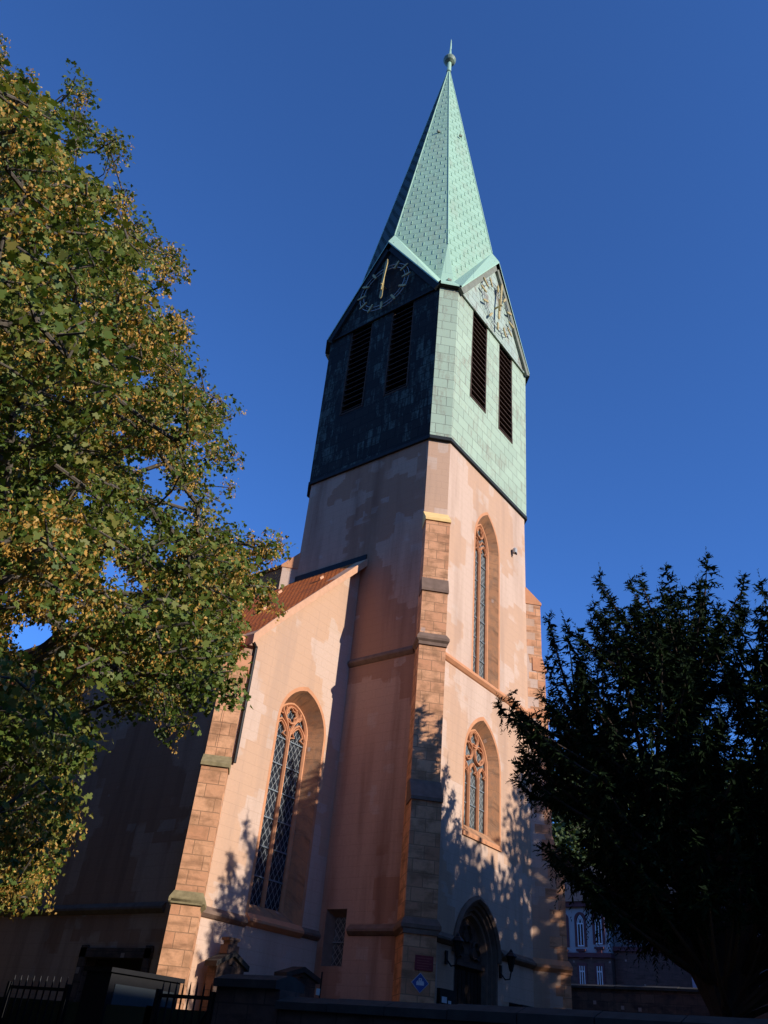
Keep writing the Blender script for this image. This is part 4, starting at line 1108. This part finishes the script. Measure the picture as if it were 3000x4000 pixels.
vis = vis[okv]
TG = np.concatenate([vis, hid])
limbs = [[(-22.9, -2.6, 5.2), at(-150, 2290, 13.6), at(0, 2330, 13.3), at(150, 2385, 13.1), at(330, 2520, 13.0), at(450, 2610, 13.0), at(600, 2560, 13.0), at(760, 2490, 13.1)],
         [(-22.9, -2.6, 7.0), at(-150, 1900, 13.6), at(150, 1750, 13.4), at(370, 1712, 13.2), at(560, 1700, 13.2), at(690, 1630, 13.3), at(800, 1530, 13.4)],
         [(-22.8, -2.6, 8.5), at(-200, 1500, 13.8), at(30, 1250, 14), at(120, 1110, 14), at(260, 900, 14.2), at(330, 700, 14.2)],
         [(-22.9, -2.6, 4.2), at(-150, 2700, 13.2), at(60, 2830, 12.8), at(200, 3000, 12.6)]]
print('maple targets', len(lob), len(vis), len(hid))
broadleaf('maple_tree', 'big spreading maple with yellow seed clusters on the left before the nave', 'tree', TB,
          [TB, (-23.15, -2.3, .6), (-23.0, -2.5, 3), (-22.9, -2.6, 5.2), (-22.9, -2.6, 7.0), (-22.8, -2.6, 8.5), (-22.6, -2.9, 11), (-22.4, -3.0, 14), (-22.2, -3.1, 17)], limbs,
          TG, M['maple_leaf'], M['bark'], .42, 30, .30, .088, MAPLE, seeds=3.0)

# --- the yew on the right
def yew(name, label, base, ends, spread=.24):
    """arching boughs from a short trunk, each carrying drooping sprays and an upturned plume at its end"""
    t = thing(name, label, 'tree', None, tuple(base)); b = np.array(base, float)
    wood = MB(); P0 = []; DD = []; SS = []; NN = []
    def tube(path, r):
        wood.tube(path, r, 5, False)
    stems = [[(0, 0, 0), (.05, .05, 1.2), (.1, .0, 3.0), (0, .1, 5.5), (-.1, -.1, 8.2)], [(.1, .1, .9), (.2, .9, 2.6), (.1, 1.9, 4.6), (0, 2.4, 6.5)], [(0, -.1, .9), (-.2, -.9, 2.8), (0, -1.9, 5.2), (.1, -2.3, 7.4)], [(-.1, 0, 1.0), (-1.0, .2, 3.0), (-1.5, .5, 5.0)], [(.1, 0, 1.0), (1.1, -.2, 3.2), (1.6, .2, 5.4)]]
    dense = []
    for q in stems:
        tube(q, [.34, .27, .20, .13, .07][:len(q)] if q is stems[0] else [.2, .17, .12, .07][:len(q)])
        for p, r_ in zip(q, q[1:]):
            for f in np.linspace(0, 1, 6): dense.append(np.array(p) * (1 - f) + np.array(r_) * f)
    dense = np.array(dense)
    def sprig(p, d, L, up):
        """one branchlet: a thin axis with short flat needle sprays on both sides, hanging a little"""
        n = max(5, int(L / .028)); f = np.linspace(.02, 1, n)[:, None]
        ax = p + d * L * f + np.array((0, 0, -1.0)) * (f ** 2) * L * (.42 if not up else .0)
        sd = np.cross(d, (0, 0, 1.0)); sd = sd / max(1e-6, np.linalg.norm(sd))
        rolls = rng.uniform(0, 6.28, (n, 1)) if up else rng.normal(0, .5, (n, 1))
        v2 = np.cross(sd, d)
        side = np.where(np.arange(n)[:, None] % 2 == 0, 1.0, -1.0)
        s_ = (sd * np.cos(rolls) + v2 * np.sin(rolls)) * side
        D = s_ * .8 + d * .75 + np.array((0, 0, -.45 if not up else -.05)) + rng.normal(0, .18, (n, 3))
        P0.append(ax); DD.append(D); NN.append(np.cross(D, s_ + rng.normal(0, .5, (n, 3))))
        SS.append((.15 * (1.1 - .75 * f[:, 0]) * (1.25 if not up else 1.0)) * rng.uniform(.75, 1.2, n))
    for e in ends:
        e = np.asarray(e, float) - b
        w = np.linalg.norm((dense - e) * np.array((1, 1, 1.0)), axis=1) + 1.2 * np.maximum(0, dense[:, 2] - e[2] + 1.6)
        s0 = dense[int(np.argmin(w))]
        L = np.linalg.norm(e - s0)
        out = (e - s0); out[2] *= .3
        c1 = s0 + (e - s0) * .45 + np.array((0, 0, -.06 * L)) + rng.normal(0, .06 * L, 3)
        c2 = s0 + (e - s0) * .85 + np.array((0, 0, -.10 * L))
        n = max(6, int(L / .22)); f = np.linspace(0, 1, n)[:, None]
        path = (1 - f) ** 3 * s0 + 3 * (1 - f) ** 2 * f * c1 + 3 * (1 - f) * f ** 2 * c2 + f ** 3 * e
        tube(path[::2] if n > 8 else path, list(np.linspace(.022 + .012 * L, .008, len(path[::2] if n > 8 else path))))
        tang = np.gradient(path, axis=0); tang = tang / np.maximum(1e-6, np.linalg.norm(tang, axis=1, keepdims=True))
        for k in range(n):
            ff = k / (n - 1)
            if path[k][2] < 2.3 or (ff < .30 and rng.random() < .8): continue
            for sg in (-1, 1):
                sd = np.cross(tang[k], (0, 0, 1.0)); sd /= max(1e-6, np.linalg.norm(sd))
                d = sd * sg * .8 + tang[k] * .6 + np.array((0, 0, rng.uniform(-.75, .1))); d /= np.linalg.norm(d)
                if rng.random() < .92: sprig(path[k], d, rng.uniform(.40, .80) * (1.12 - .62 * ff), False)
            if rng.random() < .45: sprig(path[k], np.array((rng.normal(0, .25), rng.normal(0, .25), -1.0)), rng.uniform(.3, .65), False)
        up = tang[-1] * .35 + np.array((0, 0, .9)); up /= np.linalg.norm(up)
        if e[2] > 6.2:
            for q in range(2): sprig(path[-1] - up * .15 * q, up + rng.normal(0, .12, 3), rng.uniform(.38, .68) * (1 if q == 0 else .6), True)
            for q in range(5):
                a = q * 1.26; d = np.array((math.cos(a), math.sin(a), .55)); sprig(path[-1] + up * .12 * q * .6, d / np.linalg.norm(d), .34 - .04 * q, False)
        else: sprig(path[-1], tang[-1], .5, False)
    wood.build('trunk', M['bark_yew'], t)
    P0, DD, NN, SS = (np.concatenate(x) for x in (P0, DD, NN, SS))
    tm = [(0, -.10, 0), (.35, -.17, 0), (1, 0, -.10), (.35, .17, 0), (0, .10, 0)]
    print('yew sprays', len(P0))
    pack('crown', stamp(P0, DD, NN, SS, tm), len(tm), M['yew_leaf'], t, len(P0))
    return t
YB = np.array((-4.35, -11.9, GND))
tips = [(-6.87, 8.5), (-7.35, 8.6), (-6.95, 6.7), (-7.2, 7.4), (-7.75, 4.8), (-8.67, 10.6), (-8.2, 9.7), (-9.2, 10.3), (-9.66, 11.2), (-10.25, 11.5), (-10.88, 11.55), (-11.3, 11.4), (-11.8, 11.0), (-12.1, 11.25), (-12.6, 11.2), (-13.1, 11.35), (-13.7, 11.1), (-14.2, 10.6), (-14.8, 10.2), (-7.6, 8.0), (-8.0, 8.7)]
ends = [(-4.3 + rng.uniform(-.7, .7), y, z) for y, z in tips]
cand = rng.uniform((-8.6, -17.5, 2.2), (.3, -6.2, 11.8), (30000, 3))
q = (cand - np.array((-4.3, -12.0, 5.2))) / np.array((3.7, 5.6, 6.4)); rr = np.linalg.norm(q, axis=1); nz = vnoise(cand, 1.1, 5)
px, py = to_px(cand)
YOUT = [(2000, 2800), (2080, 2800), (2140, 2800), (2180, 2500), (2240, 2520), (2300, 2480), (2340, 2390), (2480, 2330), (2620, 2340), (2790, 2330), (2960, 2360), (3100, 2350),
        (3600, 2400), (3600, 3800), (2980, 3600), (2860, 3540), (2760, 3580), (2660, 3530), (2560, 3510), (2440, 3530), (2400, 3550), (2330, 3480), (2240, 3430), (2170, 3370), (2110, 3310), (2200, 3300), (2240, 3200), (2160, 3060), (2060, 3020), (2010, 3010), (2040, 2960), (2110, 2940), (2040, 2850)]
ok = (rr < 1) & (rr > .45) & (nz > -.95) & inside(YOUT, np.nan_to_num(px), np.nan_to_num(py))
for gx, gy, ax, ay in [(2290, 2790, 45, 28), (2210, 2930, 45, 60), (2500, 2890, 55, 35), (2165, 3050, 35, 35), (2180, 2640, 40, 60), (2560, 2660, 30, 25), (2200, 3170, 70, 110), (2480, 3230, 90, 75), (2600, 3310, 70, 50), (2700, 3010, 40, 30), (2620, 2880, 40, 30), (2790, 2700, 25, 25), (2360, 2960, 30, 20), (2890, 2850, 25, 30)]:
    ok &= ~((((px - gx) / (ax + 32)) ** 2 + ((py - gy) / (ay + 28)) ** 2) < 1)
cand = cand[ok]; cand = cand[thin(cand, .74, 560)]
print('yew boughs', len(cand))
yew('yew_tree', 'dark drooping yew with feathery tips to the right of the tower', YB, ends + list(cand))

# --- trees south of the churchyard, outside the picture, whose shade falls on the yew and the tower foot
def round_crown(c, r, n, dmin, seed, top=1.0):
    g = np.random.default_rng(seed); P = g.uniform(-1, 1, (9000, 3)); d = np.linalg.norm(P, axis=1)
    P = P[(d < 1) & (d > .45)] * np.array(r) + np.array(c); P = P[vnoise(P, 1.0 / max(r) * 4.5, seed) > -.7]
    return P[thin(P, dmin, n)]
def simple_tree(label, base, c, r, n, dmin, seed, name='deciduous_tree', lsize=.26, group=None, nleaf=34, crad=.75):
    T_ = round_crown(c, r, n, dmin, seed); b = np.array(base, float); cc = np.array(c, float)
    return broadleaf(name, label, 'tree', b, [b, b * .6 + cc * .4 - np.array((0, 0, r[2] * .3)), cc * .8 + b * .2, cc + np.array((0, 0, r[2] * .4))], [], T_, M['far_leaf'], M['bark'], .35, nleaf, crad, lsize, OVAL, group=group)
simple_tree('tall leafy tree standing south of the yew outside the churchyard', (-1.7, -23, GND), (-1.4, -23, 7.2), (6.0, 3.4, 6.2), 1500, .6, 21, lsize=.34, nleaf=26)
simple_tree('narrow leafy tree standing south east of the tower', (4.6, -21.5, GND), (4.5, -21.5, 8.8), (3.0, 3.0, 8.4), 800, .65, 22, lsize=.32, nleaf=26)
for i, (x, y, lab) in enumerate(((11.5, -21, 'first'), (18.5, -20, 'second'), (26, -19.5, 'third'))):  # row added out of view to block southeastern sky light
    simple_tree(lab + ' of the unseen trees added in a row to block southeastern sky', (x, y, GND), (x, y, 10), (3.8, 3.4, 8.5), 450, .85, 40 + i, lsize=.36, nleaf=24)
simple_tree('round leafy tree added beside the nave to darken its side wall', (-16.6, 11, -1.6), (-16.6, 11, 7.5), (4.2, 4.4, 6.6), 620, .75, 51, lsize=.34, nleaf=26)  # this tree and the next are added to block western sky light
simple_tree('second round leafy tree added along the nave to darken its side wall', (-17, 21, -1.6), (-17, 21, 8), (4.2, 4.6, 7), 620, .75, 52, lsize=.34, nleaf=26)
# --- trees beyond, seen under and beside the yew
for (px_, py_, D_, r_, lab) in ((2190, 3290, 98, 8.5, 'sunlit broad tree on the slope right behind the tower buttress'), (2430, 3250, 104, 9.5, 'bushy sunlit tree on the slope behind the middle of the yew'), (2720, 3300, 104, 10, 'leafy tree on the slope behind the yew trunk'), (2990, 3350, 98, 9, 'rightmost leafy tree on the slope behind the yew')):
    c_ = at(px_, py_, D_)
    simple_tree(lab, (c_[0], c_[1], -1.6), tuple(c_), (r_, r_, r_ * 1.05), 520, 1.5, int(px_), lsize=.55, nleaf=40, crad=1.5, group='trees behind the churchyard')

# ------------------------------------------------------------------ houses
M['white_render'] = plain('white_render', (.36, .36, .37), .9, 0, .15, 1.5)
M['wing_render'] = plain('grey_render', (.17, .17, .18), .9, 0, .2, 1.5)
M['mauve_render'] = plain('mauve_render', (.34, .29, .36), .9, 0, .1, 1.5)
M['red_trim'] = plain('red_sandstone_trim', (.13, .055, .06), .85, 0, .3, 4)
M['brown_storey'] = stone('brown_storey', (.16, .09, .075), (.13, .07, .06), (.09, .06, .05), .9, .4, (.10, .06, .05), 12)
M['slate'] = plain('dark_slate', (.05, .05, .06), .6, 0, .3, 5)
M['frame_white'] = plain('white_window_frame', (.62, .64, .66), .5, 0, .1)
M['pane'] = plain('dark_pane', (.02, .022, .025), .1, 0, .2)
def house_window(fr, u, z, w_, h, parent, arched, rail=True):
    ol = opening(u, w_ / 2, z, z + h - w_ / 2, z + h, 8) if arched else [(u + w_ / 2, z), (u + w_ / 2, z + h), (u - w_ / 2, z + h), (u - w_ / 2, z)]
    big = opening(u, w_ / 2 + .22, z, z + h - w_ / 2, z + h + .22, 8) if arched else [(u + w_ / 2 + .18, z - .18), (u + w_ / 2 + .18, z + h + .2), (u - w_ / 2 - .18, z + h + .2), (u - w_ / 2 - .18, z - .18)]
    m = MB(); loft(m, fr, big, .06, ol, .06, True, True); loft(m, fr, big, 0, big, .06, True, True); loft(m, fr, ol, .06, ol, .012, True, True)
    r = m.build('window', M['red_trim'], parent)
    m = MB(); wall(m, fr, ol, (), .012); m.build('pane', M['pane'], r)
    m = MB(); k = .08
    for uu in (u - w_ / 2 + .05, u, u + w_ / 2 - .05): m.obox(fr.p(uu - k / 2, z, .016), fr.u * k, fr.n * .03, (0, 0, h * (.70 if arched else 1)))
    for zz in (z, z + h * .70): m.obox(fr.p(u - w_ / 2, zz, .018), fr.u * w_, fr.n * .032, (0, 0, .10))
    if arched: bar(m, fr, pointed(u, w_ * .22, z + h * .74, z + h * .92, 6), .07, .016, .03); bar(m, fr, pointed(u, w_ * .45, z + h * .72, z + h * .985, 6), .07, .016, .03)
    m.build('frame', M['frame_white'], r)
    return r
def bg_house(label, x, y0, y1, z1, zsplit, upper, lower, wins, roofh=3.5, depth=12, name='house'):
    t = thing(name, label, 'house', 'houses beyond the churchyard', (x, (y0 + y1) / 2, -1.6)); off = Vector((x, (y0 + y1) / 2, -1.6))
    ya, yb = y0 - off.y, y1 - off.y; z1 -= off.z; zs = zsplit - off.z
    m = MB(); m.box(0, depth, ya, yb, zs, z1); m.build('upper_wall', upper, t)
    m = MB(); m.box(-.05, depth, ya - .02, yb + .02, 0, zs); m.build('lower_wall', lower, t)
    m = MB(); m.box(-.22, depth, ya - .1, yb + .1, zs - .12, zs + .22); m.build('storey_band', M['red_trim'], t)
    m = MB(); m.box(-.35, depth + .3, ya - .3, yb + .3, z1 - .05, z1 + .35); m.build('cornice', M['red_trim'], t)
    m = MB(); m.prism([(-.5, ya - .5), (depth + .5, ya - .5), (depth + .5, yb + .5), (-.5, yb + .5)], z1 + .35, z1 + .35 + roofh, [(2.5, ya + 2.5), (depth - 2.5, ya + 2.5), (depth - 2.5, yb - 2.5), (2.5, yb - 2.5)]); m.build('roof', M['slate'], t)
    for (yy, zz, w_, h, arched) in wins:
        house_window(Frame((-.05 if zz < zsplit else 0, 0, 0), (0, -1, 0), (-1, 0, 0)), -(yy - off.y), zz - off.z, w_, h, t, arched)
        if arched:
            m = MB(); fr = Frame((0, 0, 0), (0, -1, 0), (-1, 0, 0)); u = -(yy - off.y)
            for k in range(5): m.lathe(fr.p(u - w_ / 2 + .12 + k * (w_ - .24) / 4, zz - off.z - .95, .12), [(.05, 0), (.09, .2), (.05, .45), (.06, .6)], 6)
            m.obox(fr.p(u - w_ / 2 - .1, zz - off.z - .35, .02), fr.u * (w_ + .2), fr.n * .2, (0, 0, .15)); m.build('balustrade', M['red_trim'], t)
    return t
wins = [(14.79, 9.45, .62, 2.45, True), (13.15, 9.62, .62, 2.45, True), (16.4, 9.4, .62, 2.45, True), (14.8, 6.5, .50, 1.5, False), (13.25, 6.5, .50, 1.5, False), (16.4, 6.5, .5, 1.5, False)]
bg_house('white house with arched windows and red stone trim behind the tower buttress', 48, 12.2, 24, 12.55, 8.75, M['white_render'], M['brown_storey'], wins)
bg_house('plain pale wing with a dark lower storey left of the yew trunk', 48.6, 3.0, 12.1, 11.9, 9.3, M['wing_render'], M['brown_storey'], [(10.4, 9.9, .6, 1.0, False), (8.2, 9.9, .6, 1.0, False)], 2.5)
bg_house('mauve house with a small red framed window behind the yew trunk', 43, -3.4, 4.1, 10.0, 2.0, M['mauve_render'], M['brown_storey'], [(2.72, 5.9, .55, 1.0, False), (.6, 5.9, .55, 1.0, False), (-1.6, 5.9, .55, 1.0, False)], 3.0)
def west_sky_blocker(label, y0, y1, ze, zr):  # unseen row added to block sky light from the nave side
    t = thing('street_house', label, 'house', 'unseen houses added west of the street', (-27, (y0 + y1) / 2, -1.6)); k = (y1 - y0) / 2
    m = MB(); m.box(-9, 0, -k, k, 0, ze + 1.6); m.build('wall', M['brown_storey'], t)
    m = MB(); m.prism([(-9.4, -k), (.4, -k), (.4, k), (-9.4, k)], ze + 1.6, zr + 1.6, [(-4.6, -k), (-4.4, -k), (-4.4, k), (-4.6, k)]); m.build('roof', M['slate'], t)
    fr = Frame((0, 0, 0), (0, 1, 0), (1, 0, 0)); u = -k + 1.5
    while u < k - 1:
        for zz in (1.6, 4.6, 7.6, 10.4): house_window(fr, u, zz, 1.0, 1.6, t, False)
        u += 2.5
for i, (a, b_, lab) in enumerate(((-12, 2, 'nearest'), (2.2, 16, 'second'), (16.2, 31, 'third'), (31.2, 46, 'farthest'))):
    west_sky_blocker(lab + ' of the four unseen tall houses added to block the western sky', a, b_, 12.6 + .4 * (i % 2), 17.5)
simple_tree('unseen tree added south of the mauve house to shade it', (44, -14, -1.6), (44, -14, 9), (5.5, 4.5, 8.5), 420, 1.1, 61, lsize=.4)  # this tree and the next are added to keep sun off the houses
simple_tree('second unseen tree added south of the mauve house to shade it', (55, -11, -1.6), (55, -11, 9), (5.5, 4.5, 8.5), 420, 1.1, 62, lsize=.4)
t = wall_run('garden_wall', 'long dark wall across the far side of the churchyard under the yew', -24, 14, 3.72, True, 16, .45)
# the row of houses south of the street, behind the camera, which keeps the street in shade
def street_house(label, x0, x1, ze, zr):
    t = thing('street_house', label, 'house', 'houses behind the viewpoint', ((x0 + x1) / 2, -32, -1.6)); k = (x1 - x0) / 2
    m = MB(); m.box(-k, k, -9, 0, 0, ze + 1.6); m.build('wall', M['mauve_render'], t)
    m = MB(); m.prism([(-k - .3, -9.4), (k + .3, -9.4), (k + .3, .4), (-k - .3, .4)], ze + 1.6, zr + 1.6, [(-k - .3, -4.6), (k + .3, -4.6), (k + .3, -4.4), (-k - .3, -4.4)]); m.build('roof', M['tiles'], t)
    fr = Frame((0, 0, 0), (-1, 0, 0), (0, 1, 0))
    u = -k + 1.3
    while u < k - 1:
        for zz in (2.2, 5.2): house_window(fr, u, zz, 1.0, 1.5, t, False)
        u += 2.4
street_house('low mauve street house with a tiled roof behind the viewpoint', -31, -20, 9.2, 13.2)
street_house('second low street house with a tiled roof nearer the churchyard', -19.8, -9.7, 9.0, 13.2)
# ------------------------------------------------------------------ lift everything so that the street lies at z = 0
for o in list(C.objects):
    if o.parent is None and o.type in ('MESH', 'EMPTY'):
        o.location.z += ZO
